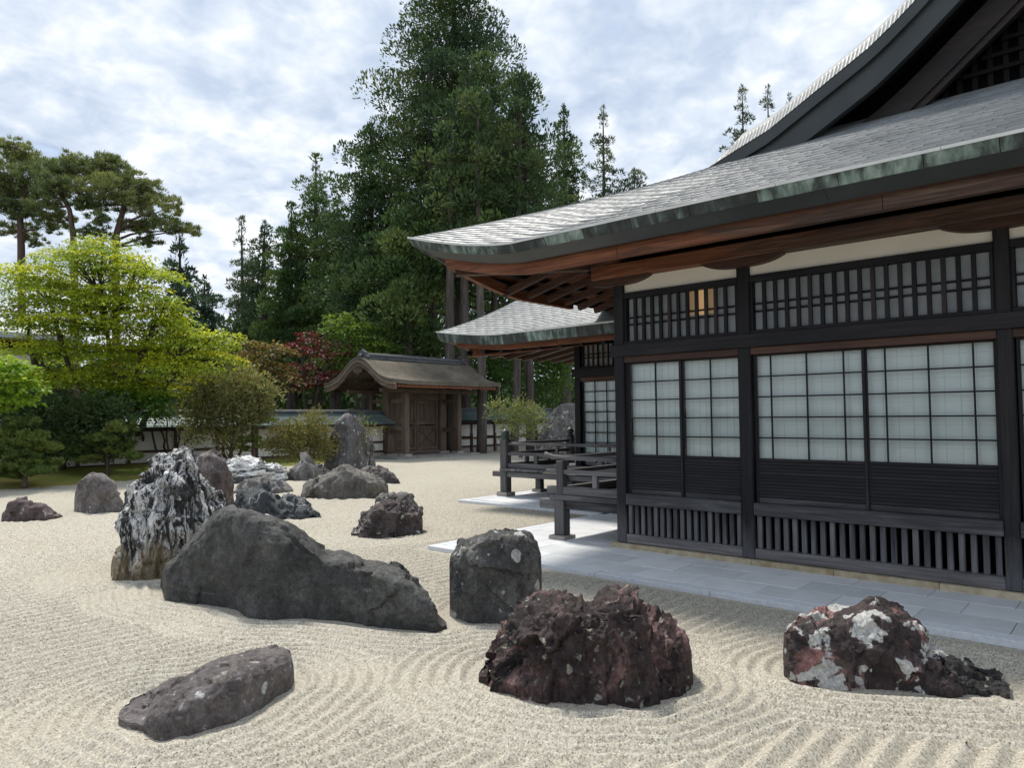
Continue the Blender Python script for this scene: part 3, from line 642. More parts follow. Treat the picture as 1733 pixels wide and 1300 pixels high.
# ------------------------------------------------------------------ temple hall
XF = 8.19
class Roof:
    def __init__(s, xe, yt, z0, S, A0, tfade, wfade, pw=1.45):
        s.xe, s.yt, s.z0, s.S, s.A0, s.tf, s.wf, s.pw = xe, yt, z0, S, A0, tfade, wfade, pw
    def z(s, x, y):
        d1 = np.asarray(x)-s.xe; d2 = s.yt-np.asarray(y); t = np.maximum(np.minimum(d1, d2), 0); w = np.abs(d1-d2)
        return s.z0+s.S(t)+s.A0*np.clip(1-t/s.tf, 0, 1)**1.2*np.clip(1-w/s.wf, 0, 1)**s.pw
def shingles(name, parent, mat, zf, lines, along, plate=0.46, lift=0.012):
    """lapped copper plates. lines: list of (fixed coord of lower edge, fixed coord of upper edge, a0, a1 lower, a0, a1 upper); along: 'y' front slope or 'x' side slope"""
    Vs = []; Fs = []; Ts = []; n = 0
    for k, (c0, c1, l0, l1, u0, u1) in enumerate(lines):
        m = max(2, int(abs(l1-l0)/plate)); off = (k % 2)*0.5/m
        tt = np.clip(np.concatenate([[0], (np.arange(1, m)/m)+off-0.25/m, [1]]), 0, 1)
        jit = rng.uniform(-0.1, 0.1, len(tt))/m; jit[0] = jit[-1] = 0; tt = np.sort(np.clip(tt+jit, 0, 1))
        lo = l0+(l1-l0)*tt; up = u0+(u1-u0)*tt
        ext = 1.12
        cu = c0+(c1-c0)*ext
        for i in range(m):
            if lo[i+1]-lo[i] == 0: continue
            g = 0.0025*np.sign(lo[i+1]-lo[i])
            q = [(lo[i]+g, c0), (lo[i+1]-g, c0), (up[i+1]-g, cu), (up[i]+g, cu)]
            lf = lift+rng.uniform(-0.001, 0.0015)
            pts = []
            for j, (a, c) in enumerate(q):
                x, y = (c, a) if along == 'y' else (a, c)
                z = float(zf(x, y)); pts.append((x, y, z+(lf if j < 2 else 0.003)))
            pts.append((pts[0][0], pts[0][1], pts[0][2]-lf-0.004)); pts.append((pts[1][0], pts[1][1], pts[1][2]-lf-0.004))
            Vs += pts; Fs += [(n, n+1, n+2, n+3), (n+4, n+5, n+1, n)]; Ts += [rng.random()]*6; n += 6
    V = np.array(Vs); F = np.array(Fs)
    nz = np.cross(V[F[0, 1]]-V[F[0, 0]], V[F[0, 2]]-V[F[0, 0]])[2]
    if nz < 0: F = F[:, ::-1]
    c = np.array([*V[:, :2].mean(0), V[:, 2].min()])
    me = mesh_np(name, V-c, F, mat); at = me.attributes.new('tone', 'FLOAT', 'POINT'); at.data.foreach_set('value', np.array(Ts, np.float32))
    o = place(name, me, c, parent); o['kind'] = 'stuff'; return o
def roof_deck(parent, zf, X, Y, mat, name='roof_deck', drop=0.02):
    G = np.zeros((len(X), len(Y), 3)); G[..., 0] = X[:, None]; G[..., 1] = Y[None]; G[..., 2] = zf(G[..., 0], G[..., 1])-drop
    b = MB(); b.grid(G); return b.build(name, mat, parent)

HALL = thing('temple_hall', (10.0, 2.0, 0.0), 'dark timber temple hall with paper doors under a sweeping copper roof, nearest on the right', 'temple')
HR = Roof(6.52, 7.61, 3.835, lambda t: 0.42*t+0.018*t*t, 0.39, 3.0, 1.9)
# bargeboard profile in the plane of the gable (measured heights of the verge), then on to the ridge
VX = 9.55
_vy = np.array([4.75, 4.25, 3.73, 3.10, 2.45, 2.18, 1.90, 0.9, -0.2, -1.8]); _vz = np.array([5.22, 5.39, 5.57, 5.91, 6.26, 6.45, 6.67, 7.50, 8.55, 10.2])
RY = -1.8
def verge(y):
    y = np.asarray(y, float); y = np.where(y < RY, 2*RY-y, y)
    o = np.argsort(_vy); return np.interp(y, _vy[o], _vz[o])
def main_z(x, y):      # crown of the main slopes, higher than the verge by the rolled edge
    return verge(y)+np.where(np.asarray(y) < 4.6, 0.16, 0.04)
course = 0.066
ln = []
t = 0.0
while t < 3.75:
    ln.append((6.52+t, 6.52+t+course, -4.0, 7.61-t, -4.0, 7.61-t-course)); t += course
shingles('roof_shingles', HALL, M_ROOF, HR.z, ln, 'y')
ln = []; t = 0.0
while t < 3.0:
    ln.append((7.61-t, 7.61-t-course, 6.52+t, 16.0, 6.52+t+course, 16.0)); t += course
shingles('roof_shingles', HALL, M_ROOF, HR.z, ln, 'x', 0.45)
roof_deck(HALL, HR.z, np.linspace(6.53, 10.3, 40), np.linspace(-4, 7.60, 70), M_FASCIA)
roof_deck(HALL, HR.z, np.linspace(6.53, 16, 50), np.linspace(4.6, 7.60, 30), M_FASCIA, drop=0.03)
# rolled verge of shingles along the gable, and the main slopes behind it
G = []
ys = np.linspace(4.75, RY, 90)
for yv in ys:
    zv = float(verge(yv)); k = min(1.0, max(0.0, (4.75-yv)/0.5))
    G.append([(VX+dx*k+(1-k)*dx*0.3, yv, zv+dz*k) for dx, dz in ((0.0, 0.0), (0.14, 0.20), (0.32, 0.35), (0.55, 0.44), (6.0, 0.46))])
b = MB(); b.grid(np.array(G)); G2 = np.array(G); G2[..., 1] = 2*RY-G2[..., 1]; b.grid(G2, True); b.build('main_roof_deck', M_FASCIA, HALL)
lap = []; yv = 4.6; n = 0; Vs = []; Fs = []
while yv > -1.7:
    y1 = yv-0.052; k = min(1.0, max(0.0, (4.75-yv)/0.5))
    for (d0, e0), (d1, e1) in zip(((-0.01, 0.012), (0.13, 0.21), (0.32, 0.358), (0.55, 0.448), (0.9, 0.455)), ((0.13, 0.21), (0.32, 0.358), (0.55, 0.448), (0.9, 0.455), (3.0, 0.465))):
        q = [(VX+d0, yv, float(verge(yv))+e0*k+0.0045), (VX+d1, yv, float(verge(yv))+e1*k+0.0045), (VX+d1, y1, float(verge(y1))+e1*k+0.002), (VX+d0, y1, float(verge(y1))+e0*k+0.002)]
        Vs += q+[(q[0][0], q[0][1], q[0][2]-0.015), (q[1][0], q[1][1], q[1][2]-0.015)]; Fs += [(n+3, n+2, n+1, n), (n, n+1, n+5, n+4)]; n += 6
    yv = y1
me = mesh_np('verge_shingles', np.array(Vs)-np.array([10, 2, 6]), np.array(Fs)[:, ::-1], M_ROOF); me.attributes.new('tone', 'FLOAT', 'POINT').data.foreach_set('value', np.repeat(rng.random(len(Vs)//6)*0.4, 6).astype(np.float32))
o = place('verge_shingles', me, (10, 2, 6), HALL); o['kind'] = 'stuff'
def verge_board(name, mat, d0, d1, x0, x1, y0=4.7, ext=-6.0):
    """curved board under the verge between depths d0 and d1"""
    ys_ = np.linspace(y0, ext, 70); b = MB(); R_ = []
    for yv in ys_:
        z = float(verge(yv)); sl_ = 0.0
        R_.append([(x0, yv, z-d0), (x1, yv, z-d0), (x1, yv, z-d1), (x0, yv, z-d1), (x0, yv, z-d0)])
    b.grid(np.array(R_), True); b.add(R_[0][:4], [(0, 1, 2, 3)]); return b.build(name, mat, HALL)
M_GABLE_SHADE = plain('shade_black_wood', (0.006, 0.006, 0.006), (0.012, 0.011, 0.011), 4.0, 0.8, 0.1)  # lattice bars near black: the gable's shade put into the wood colour
W_BRND = [wood('dark_brown_wood_'+a, (0.006, 0.005, 0.005), (0.016, 0.012, 0.0115), (0.055, 0.035, 0.028), i, 0.55, 0.35) for i, a in enumerate(AX)]
verge_board('verge_lip', M_FASCIA, -0.005, 0.16, VX-0.004, VX+0.12)
verge_board('bargeboard', M_FASCIA, 0.16, 0.50, VX+0.06, VX+0.16, 4.72)
verge_board('verge_soffit', W_DARK[0], 0.17, 0.21, VX+0.161, VX+0.75, 4.4)
verge_board('inner_bargeboard', W_BRND[1], 0.62, 0.98, VX+0.42, VX+0.52, 3.9)
verge_board('inner_bargeboard', W_BRND[1], 0.98, 1.08, VX+0.46, VX+0.56, 3.6)
gy = np.linspace(3.9, -7.5, 60); b = MB()
b.grid(np.array([[(VX+0.76, y, HR.z0+0.9), (VX+0.76, y, float(verge(y))-0.2)] for y in gy]), False); b.build('gable_wall', M_VOID, HALL)  # wall coloured black for the deep shade under the verge
for k in range(26):
    y0 = 2.9-0.16*k; zt = float(verge(y0))-1.0
    if zt > 5.75: bar('gable_lattice_bar', M_GABLE_SHADE, HALL, VX+0.70, VX+0.758, y0-0.03, y0+0.03, 5.62, zt, 0.004)
for k in range(12):
    z0 = 5.85+0.17*k; ya = float(np.interp(z0+1.0, _vz, _vy)) if z0+1 < 10 else 0
    if ya > -1: bar('gable_lattice_bar', M_GABLE_SHADE, HALL, VX+0.67, VX+0.70, -1.5, ya-0.1, z0-0.025, z0+0.025, 0.004)

def eave_band(parent, roof, name, mat, o0, o1, d0, d1, y0, seg, side='y', x_end=16.0, gap=0.003, thick=0.012):
    """strip below the eave edge: outset o0/o1 and drop d0/d1 of upper and lower edge, cut into sheets"""
    tot_top = roof.yt
    cuts = [y0]
    while cuts[-1]+seg*1.3 < tot_top: cuts.append(cuts[-1]+seg*random.uniform(0.8, 1.2))
    cuts.append(tot_top)
    if side == 'x': cuts = [0.0]+[seg*k for k in range(1, int((x_end-roof.xe)/seg))]
    for a, c in zip(cuts[:-1], cuts[1:]):
        m = max(2, int((c-a)/0.08)+1); rowsv = []
        for s in np.linspace(a+gap, c-(gap if c < tot_top else 0), m):
            r_ = []
            for oo, dd in ((o0, d0), (o1, d1), (o1+thick, d1), (o0+thick, d0)):
                if side == 'y':
                    yy = min(s, roof.yt-oo); z = float(roof.z(roof.xe, s))-dd; r_.append((roof.xe+oo, yy, z))
                else:
                    xx = max(roof.xe+s, roof.xe+oo); z = float(roof.z(roof.xe+s, roof.yt))-dd; r_.append((xx, roof.yt-oo, z))
            rowsv.append(r_+[r_[0]])
        b = MB(); b.grid(np.array(rowsv), side == 'x'); n = len(b.v)
        b.f.append((0, 1, 2, 3)); b.f.append((n-5, n-2, n-3, n-4)); b.build(name, mat, parent)
for sd_ in ('y', 'x'):
    eave_band(HALL, HR, 'eave_rim', M_RIM, -0.012, -0.008, -0.022, 0.004, -3.8, 1.4, sd_)
    eave_band(HALL, HR, 'fascia_sheet', M_PATINA, 0.0, 0.05, 0.004, 0.105, -3.8, 0.62, sd_)
    eave_band(HALL, HR, 'fascia_board', M_FASCIA, 0.065, 0.25, 0.100, 0.185, -3.8, 1.9, sd_, gap=0.0015)
    eave_band(HALL, HR, 'eave_batten', W_EAVE[1 if sd_ == 'y' else 0], 0.36, 0.37, 0.165, 0.305, -3.8, 3.2, sd_, thick=0.09)
    eave_band(HALL, HR, 'eave_batten_cap', W_BRN[1 if sd_ == 'y' else 0], 0.25, 0.37, 0.172, 0.178, -3.8, 3.2, sd_, thick=0.14)
# soffit boards and rafters
def soffit_z(t): return 3.62+0.235*t      # t: distance in from the eave
b = MB()
b.add([(6.90, -4, soffit_z(0.38)), (6.90, 7.23, soffit_z(0.38)+0.10), (8.25, 5.88, soffit_z(1.73)), (8.25, -4, soffit_z(1.73))], [(0, 1, 2, 3)])
b.build('front_soffit', W_BRN[1], HALL)
b = MB()
b.add([(6.90, 7.23, soffit_z(0.38)+0.10), (16, 7.23, soffit_z(0.38)), (16, 5.3, soffit_z(2.3)), (8.25, 5.3, soffit_z(2.3)), (8.25, 5.88, soffit_z(1.73))], [(0, 1, 2, 3, 4)])
b.build('side_soffit', W_RED[0], HALL)
for k in range(24):
    y = 6.2-0.46*k; x0 = 6.9
    if y > 5.3: x0 = 6.9
    b = MB(); b.beam((x0, y, soffit_z(0.38)-0.05), (8.2, y, soffit_z(1.68)-0.05), 0.07, 0.09); b.build('rafter', W_DARK[0], HALL)
for k in range(16):
    x = 8.06+0.475*k
    b = MB(); b.beam((x, 7.22, 3.585), (x, 5.35, 4.06), 0.075, 0.10); b.build('rafter', W_BRN[1], HALL)
for k in range(3):   # purlin strips over the side rafters
    yy = 6.9-0.55*k; b = MB(); b.beam((7.4, yy, 3.72+0.254*(7.22-yy)), (16, yy, 3.72+0.254*(7.22-yy)), 0.09, 0.05); b.build('eave_purlin', W_DARK[0], HALL)
P0 = np.array([6.98, 7.15, 3.78]); P1 = np.array([8.3, 5.83, 3.86])
b = MB(); b.beam(P0, P1, 0.14, 0.16); b.build('hip_rafter', W_BRN[0], HALL)
# walls: posts, beams, plaster, transoms, doors, lower lattice
posts = [(5.222, 5.370), (3.490, 3.640), (0.945, 1.077), (-1.62, -1.47)]
zt = 3.585
for (y0, y1) in posts: bar('post', W_DARK[2], HALL, XF, XF+0.16, y0, y1, 0.075, zt, 0.012)
bar('wall_plate_beam', W_EAVE[1], HALL, XF-0.10, XF+0.12, -3.8, 5.66, 3.586, 3.765, 0.012)
for (y0, y1) in posts:      # boat-shaped bracket arms on each post
    c = (y0+y1)/2; L = 0.50; poly = []
    for s in np.linspace(-1, 1, 17): poly.append((c+s*L, 3.583-0.085*(1-abs(s)**3.0)-0.012))
    poly += [(c+L, 3.584), (c-L, 3.584)]
    b = MB(); b.prism([(p[0], p[1]) for p in poly], 0, XF-0.055, XF+0.085); b.build('bracket_arm', W_BRN[1], HALL)
bays = list(zip(posts[:-1], posts[1:]))
core = MB(); core.box(XF+0.30, 20, -6, 5.30, 0.1, 4.4); core.build('shade_core', M_VOID, HALL)  # black box painted as the dark void behind the lower lattice
def wall_bay(parent, ya, yb, XF, doors, nbars, nslat, lit=(), zb=0.075):
    """ya > yb: clear opening between two posts"""
    bar('plaster_panel', M_PLASTER, parent, XF+0.055, XF+0.12, yb, ya, 3.378, 3.583, 0.002)
    bar('transom_head', W_DARK[1], parent, XF+0.012, XF+0.14, yb, ya, 3.300, 3.378, 0.005)
    bar('transom_sill', W_DARK[1], parent, XF+0.018, XF+0.14, yb, ya, 2.688, 2.732, 0.004)
    # transom window
    tw = thing('transom_window', (XF+0.05, (ya+yb)/2, 2.73), None, None); tw.parent = parent; tw.location = np.array([XF+0.05, (ya+yb)/2, 2.73])-ORG[parent]
    ed = 0.035
    bar('frame_stile', W_DARK[2], tw, XF+0.03, XF+0.10, ya-ed, ya, 2.732, 3.300); bar('frame_stile', W_DARK[2], tw, XF+0.03, XF+0.10, yb, yb+ed, 2.732, 3.300)
    st = (ya-yb-2*ed)/nbars
    for k in range(nbars):
        yc = ya-ed-st*(k+0.5)
        if k: bar('bar', W_BRND[2] if (k*7) % 5 == 0 else W_DARK[2], tw, XF+0.035, XF+0.072, ya-ed-st*k-0.021, ya-ed-st*k+0.021, 2.732, 3.300, 0.003)
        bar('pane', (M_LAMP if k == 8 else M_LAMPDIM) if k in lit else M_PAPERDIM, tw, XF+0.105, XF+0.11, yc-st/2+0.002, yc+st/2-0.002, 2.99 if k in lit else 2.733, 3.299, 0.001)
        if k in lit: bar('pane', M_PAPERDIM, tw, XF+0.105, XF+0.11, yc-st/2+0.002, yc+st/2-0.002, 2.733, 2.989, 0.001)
    for z in (2.955, 3.045): bar('cross_bar', W_DARK[1], tw, XF+0.073, XF+0.095, yb+ed, ya-ed, z-0.011, z+0.011, 0.003)
    # door head (kamoi) and sill
    bar('door_head', W_BRN[1], parent, XF+0.012, XF+0.15, yb, ya, 2.447, 2.53, 0.004)
    bar('sill_beam', W_LOW[1], parent, XF-0.012, XF+0.16, yb, ya, 0.578, 0.724, 0.008)
    for (d0, d1, mv, near) in doors:
        xo = XF+0.055+(0.022 if near else 0.0)
        dr = thing('shoji_door', (xo, (d0+d1)/2, 0.725), None, None); dr.parent = parent; dr.location = np.array([xo, (d0+d1)/2, 0.725])-ORG[parent]
        bar('stile', W_DARK[2], dr, xo, xo+0.032, d0-0.032, d0, 0.726, 2.446, 0.003); bar('stile', W_DARK[2], dr, xo, xo+0.032, d1, d1+0.032, 0.726, 2.446, 0.003)
        i0, i1 = d0-0.032, d1+0.032
        bar('top_rail', W_DARK[1], dr, xo, xo+0.032, i1, i0, 2.425, 2.446, 0.003); bar('mid_rail', W_DARK[1], dr, xo, xo+0.032, i1, i0, 1.205, 1.238, 0.003)
        bar('bottom_rail', W_LOW[1], dr, xo, xo+0.032, i1, i0, 0.726, 0.785, 0.003)
        ys_ = [i0]+list(mv)+[i1]; zs_ = np.linspace(1.238, 2.425, 6)
        for m_ in mv: bar('muntin', W_DARK[2], dr, xo+0.004, xo+0.026, m_-0.008, m_+0.008, 1.238, 2.425, 0.002)
        for z in zs_[1:-1]: bar('muntin', W_DARK[1], dr, xo+0.002, xo+0.024, i1, i0, z-0.008, z+0.008, 0.002)
        for a, c in zip(ys_[:-1], ys_[1:]):
            for z0_, z1_ in zip(zs_[:-1], zs_[1:]):
                bar('pane', M_GLASS, dr, xo+0.013, xo+0.016, c+0.004, a-0.004, z0_+0.004, z1_-0.004, 0.0005)
        b = MB()
        wv = (i0-i1)/4
        for k in range(1, 8):
            yy = i0-(i0-i1)*k/8+0.01; b.box(xo+0.082, xo+0.0865, yy-0.003, yy+0.003, 1.2, 2.44)
        for k in range(1, 10):
            z = 1.238+k*0.1187+0.03; b.box(xo+0.0815, xo+0.087, i1, i0, z-0.003, z+0.003)
        b.build('inner_lattice', M_INNER, dr)
        bar('paper', M_PAPER, dr, xo+0.088, xo+0.092, i1-0.02, i0+0.02, 1.15, 2.46, 0.001)
        bar('lower_panel', W_DARK[1], dr, xo+0.016, xo+0.026, i1, i0, 0.785, 1.205, 0.001)
        for k in range(11):
            z = 0.795+k*0.0372
            b = MB(); b.prism([(xo-0.004, z), (xo+0.016, z+0.003), (xo+0.016, z+0.031), (xo+0.006, z+0.031)], 1, i1+0.001, i0-0.001)
            b.build('slat', W_DARK[1], dr)
    bar('bottom_rail', W_GREY[1], parent, XF+0.004, XF+0.14, yb, ya, zb+0.002, 0.199, 0.008)
    st = (ya-yb)/nslat
    for k in range(nslat):
        yc = ya-st*(k+0.5); bar('lower_slat', W_LOW[2] if k % 4 else W_GREY[2], parent, XF+0.03, XF+0.08, yc-0.026, yc+0.026, 0.199, 0.579, 0.004)
d1 = [(5.190, 4.415, [4.785], False), (4.425, 3.645, [4.034], True)]
d2 = [(3.475, 2.262, [3.276, 2.871, 2.478], False), (2.280, 1.082, [2.071, 1.67, 1.281], True)]
d3 = [(0.93, -0.26, [0.75, 0.33, -0.07], False), (-0.25, -1.46, [-0.45, -0.86, -1.26], True)]
for (p, q), dd, nb, ns_, lit in zip(bays, (d1, d2, d3), (12, 18, 18), (17, 24, 24), ((7, 8, 9), (), ())):
    wall_bay(HALL, p[0], q[1], XF, dd, nb, ns_, lit)
for (y0, y1) in posts[:1]: bar('jamb', W_DARK[2], HALL, XF+0.05, XF+0.12, 5.192, 5.221, 0.726, 2.446, 0.003)
bar('tie_beam', W_DARK[1], HALL, XF-0.035, XF-0.0005, -3.8, 5.41, 2.531, 2.687, 0.006)
bar('corner_return', W_DARK[0], HALL, XF+0.162, 12.6, 5.24, 5.36, 0.1, 4.2, 0.01)
y = 5.45
while y > -3:
    L = random.uniform(0.85, 1.15); bar('base_stone', M_BASE, HALL, XF-0.05, XF+0.22, y-L+0.004, y, -0.02, 0.0745, 0.006); y -= L

# ------------------------------------------------------------------ further wing
WING = thing('temple_wing', (14.0, 8.0, 0.0), 'smaller dark timber wing with paper doors and lower copper roof behind the veranda rails', 'temple')
WR = Roof(10.6, 11.46, 3.375, lambda t: 0.50*t+0.15*np.minimum(t, 2.0)**2+0.55*np.maximum(t-2.0, 0), 0.20, 1.8, 1.8)
ln = []; t = 0.0
while t < 2.6: ln.append((10.6+t, 10.6+t+course, 5.6, 11.46-t, 5.6, 11.46-t-course)); t += course
shingles('roof_shingles', WING, M_ROOF, WR.z, ln, 'y', 0.26)
ln = []; t = 0.0
while t < 2.6: ln.append((11.46-t, 11.46-t-course, 10.6+t, 18.0, 10.6+t+course, 18.0)); t += course
shingles('roof_shingles', WING, M_ROOF, WR.z, ln, 'x', 0.4)
roof_deck(WING, WR.z, np.linspace(10.62, 13.2, 30), np.linspace(5.6, 11.44, 40), M_FASCIA, drop=0.03)
roof_deck(WING, WR.z, np.linspace(13.2, 18, 12), np.linspace(8.86, 11.44, 20), M_FASCIA, drop=0.03)
for sd_ in ('y', 'x'):
    eave_band(WING, WR, 'eave_rim', M_RIM, -0.012, -0.008, -0.022, 0.004, 5.6, 1.4, sd_, 18.0)
    eave_band(WING, WR, 'fascia_sheet', M_PATINA, 0.0, 0.06, 0.004, 0.185, 5.6, 0.55, sd_, 18.0)
    eave_band(WING, WR, 'eave_batten', W_RED[1 if sd_ == 'y' else 0], 0.30, 0.31, 0.175, 0.27, 5.6, 2.8, sd_, 18.0, thick=0.08)
    eave_band(WING, WR, 'eave_batten_cap', W_BRN[1 if sd_ == 'y' else 0], 0.07, 0.31, 0.178, 0.184, 5.6, 2.8, sd_, 18.0, thick=0.1)
b = MB(); b.add([(10.92, 5.6, 3.16), (10.92, 11.14, 3.22), (13.05, 9.0, 3.50), (13.05, 5.6, 3.50)], [(0, 1, 2, 3)]); b.build('front_soffit', W_BRN[1], WING)
b = MB(); b.add([(10.92, 11.14, 3.22), (18, 11.14, 3.16), (18, 9.0, 3.5), (13.05, 9.0, 3.5)], [(0, 1, 2, 3)]); b.build('side_soffit', W_BRN[0], WING)
for k in range(10):
    y = 10.9-0.5*k; b = MB(); b.beam((10.95, y, 3.10), (13.05, y, 3.43), 0.07, 0.09); b.build('rafter', W_DARK[0], WING)
for k in range(9):
    x = 11.4+0.55*k; b = MB(); b.beam((x, 11.1, 3.10), (x, 9.4, 3.40), 0.07, 0.10); b.build('rafter', W_BRN[1], WING)
b = MB(); b.beam((11.1, 10.96, 3.12), (13.1, 9.0, 3.40), 0.13, 0.18); b.build('hip_rafter', W_RED[0], WING)
XW = 13.0
for (y0, y1) in ((9.42, 9.58), (7.45, 7.61)): bar('post', W_DARK[2], WING, XW, XW+0.16, y0, y1, 0.075, 3.44, 0.012)
bar('wall_plate_beam', W_BRN[1], WING, XW-0.06, XW+0.12, 5.6, 9.8, 3.441, 3.56, 0.012)
bar('plaster_panel', M_PLASTER, WING, XW+0.055, XW+0.12, 7.61, 9.42, 3.375, 3.44, 0.002)
bar('transom_head', W_DARK[1], WING, XW+0.012, XW+0.14, 7.61, 9.42, 3.30, 3.374, 0.004)
bar('transom_sill', W_DARK[1], WING, XW+0.012, XW+0.14, 7.61, 9.42, 2.79, 2.83, 0.004)
for k in range(14):
    yy = 9.36-k*0.13; bar('transom_bar', W_BRN[2] if k % 3 else W_DARK[2], WING, XW+0.03, XW+0.07, yy-0.016, yy+0.016, 2.831, 3.299, 0.003)
for z in (3.02, 3.10): bar('transom_cross_bar', W_DARK[1], WING, XW+0.071, XW+0.09, 7.612, 9.418, z-0.01, z+0.01, 0.003)
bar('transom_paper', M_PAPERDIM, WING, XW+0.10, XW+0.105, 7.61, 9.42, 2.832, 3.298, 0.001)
bar('tie_beam', W_DARK[1], WING, XW-0.035, XW-0.0005, 5.6, 9.62, 2.60, 2.79, 0.006)
bar('door_head', W_BRN[1], WING, XW+0.012, XW+0.15, 7.611, 9.419, 2.505, 2.598, 0.004)
dr = thing('shoji_door', (XW+0.06, 8.9, 0.7), None, None); dr.parent = WING; dr.location = np.array([XW+0.06, 8.9, 0.7])-ORG[WING]
ys_ = [9.37, 9.079, 8.773, 8.47, 8.16, 7.85]; zs_ = np.linspace(0.72, 2.503, 9)
bar('stile', W_DARK[2], dr, XW+0.06, XW+0.095, 9.37, 9.418, 0.70, 2.503, 0.003)
for m_ in ys_[1:]: bar('muntin', W_DARK[2], dr, XW+0.064, XW+0.088, m_-0.01, m_+0.01, 0.72, 2.503, 0.002)
for z in zs_: bar('muntin', W_DARK[1], dr, XW+0.062, XW+0.085, 7.62, 9.37, z-0.01, z+0.01, 0.002)
for a, c in zip(ys_[:-1], ys_[1:]):
    for z0_, z1_ in zip(zs_[:-1], zs_[1:]): bar('pane', M_GLASS, dr, XW+0.073, XW+0.076, c+0.005, a-0.005, z0_+0.005, z1_-0.005, 0.0005)
b = MB()
for k in range(14): b.box(XW+0.120, XW+0.128, 9.30-k*0.135, 9.309-k*0.135, 0.7, 2.5)
for k in range(16): b.box(XW+0.119, XW+0.129, 7.6, 9.4, 0.75+k*0.11, 0.759+k*0.11)
b.build('inner_lattice', M_INNER, dr); bar('paper', M_PAPER, dr, XW+0.132, XW+0.136, 7.6, 9.41, 0.68, 2.51, 0.001)
b = MB(); b.box(XW+0.25, 18, 5.4, 9.5, 0.1, 3.9); b.build('shade_core', M_VOID, WING)  # black box, the wing's unlit inside put into its colour
b = MB(); b.box(XW+0.05, XW+0.24, 5.4, 7.44, 0.1, 3.44); b.build('wall', W_DARK[2], WING)

# ------------------------------------------------------------------ verandas
W_GREYD = [wood('mid_grey_wood_'+a, (0.03, 0.03, 0.031), (0.075, 0.073, 0.075), (0.17, 0.165, 0.165), i, 0.64, 0.3) for i, a in enumerate(AX)]
def finial_post(parent, x, y, w=0.17, z0=0.06):
    bar('post', W_GREYD[2], parent, x-w/2, x+w/2, y-w/2, y+w/2, z0, 1.26, 0.012)
    b = MB(); b.lathe((x, y, 1.26), [(0.085, 0.0), (0.10, 0.01), (0.10, 0.035), (0.07, 0.05), (0.062, 0.075), (0.09, 0.085), (0.095, 0.12), (0.088, 0.155), (0.066, 0.185), (0.03, 0.205), (0.006, 0.222)], 16)
    o = b.build('finial', M_PATINA_D, parent, True)
M_PATINA_D = plain('dark_bronze', (0.025, 0.04, 0.04), (0.06, 0.085, 0.08), 6.0, 0.5, 0.5)
V1 = thing('veranda', (9.5, 5.9, 0.0), 'nearer grey timber veranda with round handrail ending at the hall corner post', 'veranda', 'timber verandas')
bar('pad_stone', M_PAD, V1, 8.14, 8.42, 6.21, 6.49, 0.0, 0.065, 0.01)
bar('post', W_GREYD[2], V1, 8.20, 8.365, 6.265, 6.433, 0.0655, 0.562, 0.01); bar('rail_post', W_GREYD[2], V1, 8.225, 8.345, 6.285, 6.41, 0.5625, 1.118, 0.012)
b = MB(); yy = np.array([5.375, 5.8, 6.3, 6.5, 6.58, 6.64]); b.tube(np.stack([np.full(6, 8.28), yy, [1.155, 1.155, 1.155, 1.165, 1.185, 1.21]], 1), [0.033]*4+[0.036, 0.03], 12); b.build('handrail', W_GREY[1], V1, True)
bar('middle_rail', W_GREY[1], V1, 8.245, 8.315, 5.375, 6.61, 0.925, 0.985, 0.006)
bar('ground_rail', W_GREY[1], V1, 8.235, 8.335, 5.375, 6.585, 0.636, 0.75, 0.008)
bar('edge_board', W_LOW[1], V1, 8.215, 8.36, 5.375, 6.52, 0.562, 0.6355, 0.006)
bar('floor_joist', W_DARK[1], V1, 8.24, 8.36, 5.375, 6.264, 0.436, 0.561, 0.006)
bar('beam_end', W_GREY[1], V1, 8.215, 8.35, 6.434, 6.71, 0.424, 0.5615, 0.008)
bar('strut', W_GREY[2], V1, 8.25, 8.31, 5.72, 5.80, 0.751, 0.924, 0.004)
for k in range(6):
    y0 = 5.385+k*0.146; bar('floor_board', W_GREY[0], V1, 8.361, 15.0, y0+0.002, y0+0.144, 0.585, 0.625, 0.004)
b = MB(); b.tube([(8.366, 6.35, 1.155), (15, 6.35, 1.155)], 0.033, 12); b.build('handrail', W_GREY[0], V1, True)
bar('middle_rail', W_GREY[0], V1, 8.366, 15, 6.32, 6.39, 0.925, 0.985, 0.006)
bar('ground_rail', W_GREY[0], V1, 8.366, 15, 6.30, 6.40, 0.636, 0.75, 0.008)
bar('edge_board', W_LOW[0], V1, 8.366, 15, 6.275, 6.43, 0.562, 0.6355, 0.006)
bar('floor_joist', W_DARK[0], V1, 8.366, 15, 6.29, 6.41, 0.436, 0.561, 0.006)
for k in range(1, 4):
    x = 8.28+1.7*k; bar('post', W_GREYD[2], V1, x-0.07, x+0.07, 6.29, 6.41, 0.07, 0.435, 0.008); bar('strut', W_GREY[2], V1, x-0.03, x+0.03, 6.32, 6.38, 0.751, 0.924, 0.004); bar('strut', W_GREY[2], V1, x-0.03, x+0.03, 6.32, 6.38, 0.986, 1.125, 0.004)
V2 = thing('veranda', (12.5, 9.5, 0.0), 'further grey timber veranda with bronze capped corner posts around the wing', 'veranda', 'timber verandas')
x0, y0 = 11.97, 10.72
for (px, py) in ((x0, y0),): bar('pad_stone', M_PAD, V2, px-0.15, px+0.15, py-0.15, py+0.15, 0.0, 0.10, 0.01)
finial_post(V2, x0, y0, 0.185, 0.101); finial_post(V2, 14.35, y0, 0.17, 0.6)
b = MB(); b.tube([(x0, 7.4, 1.155), (x0, y0-0.093, 1.155)], 0.034, 12); b.build('handrail', W_GREY[1], V2, True)
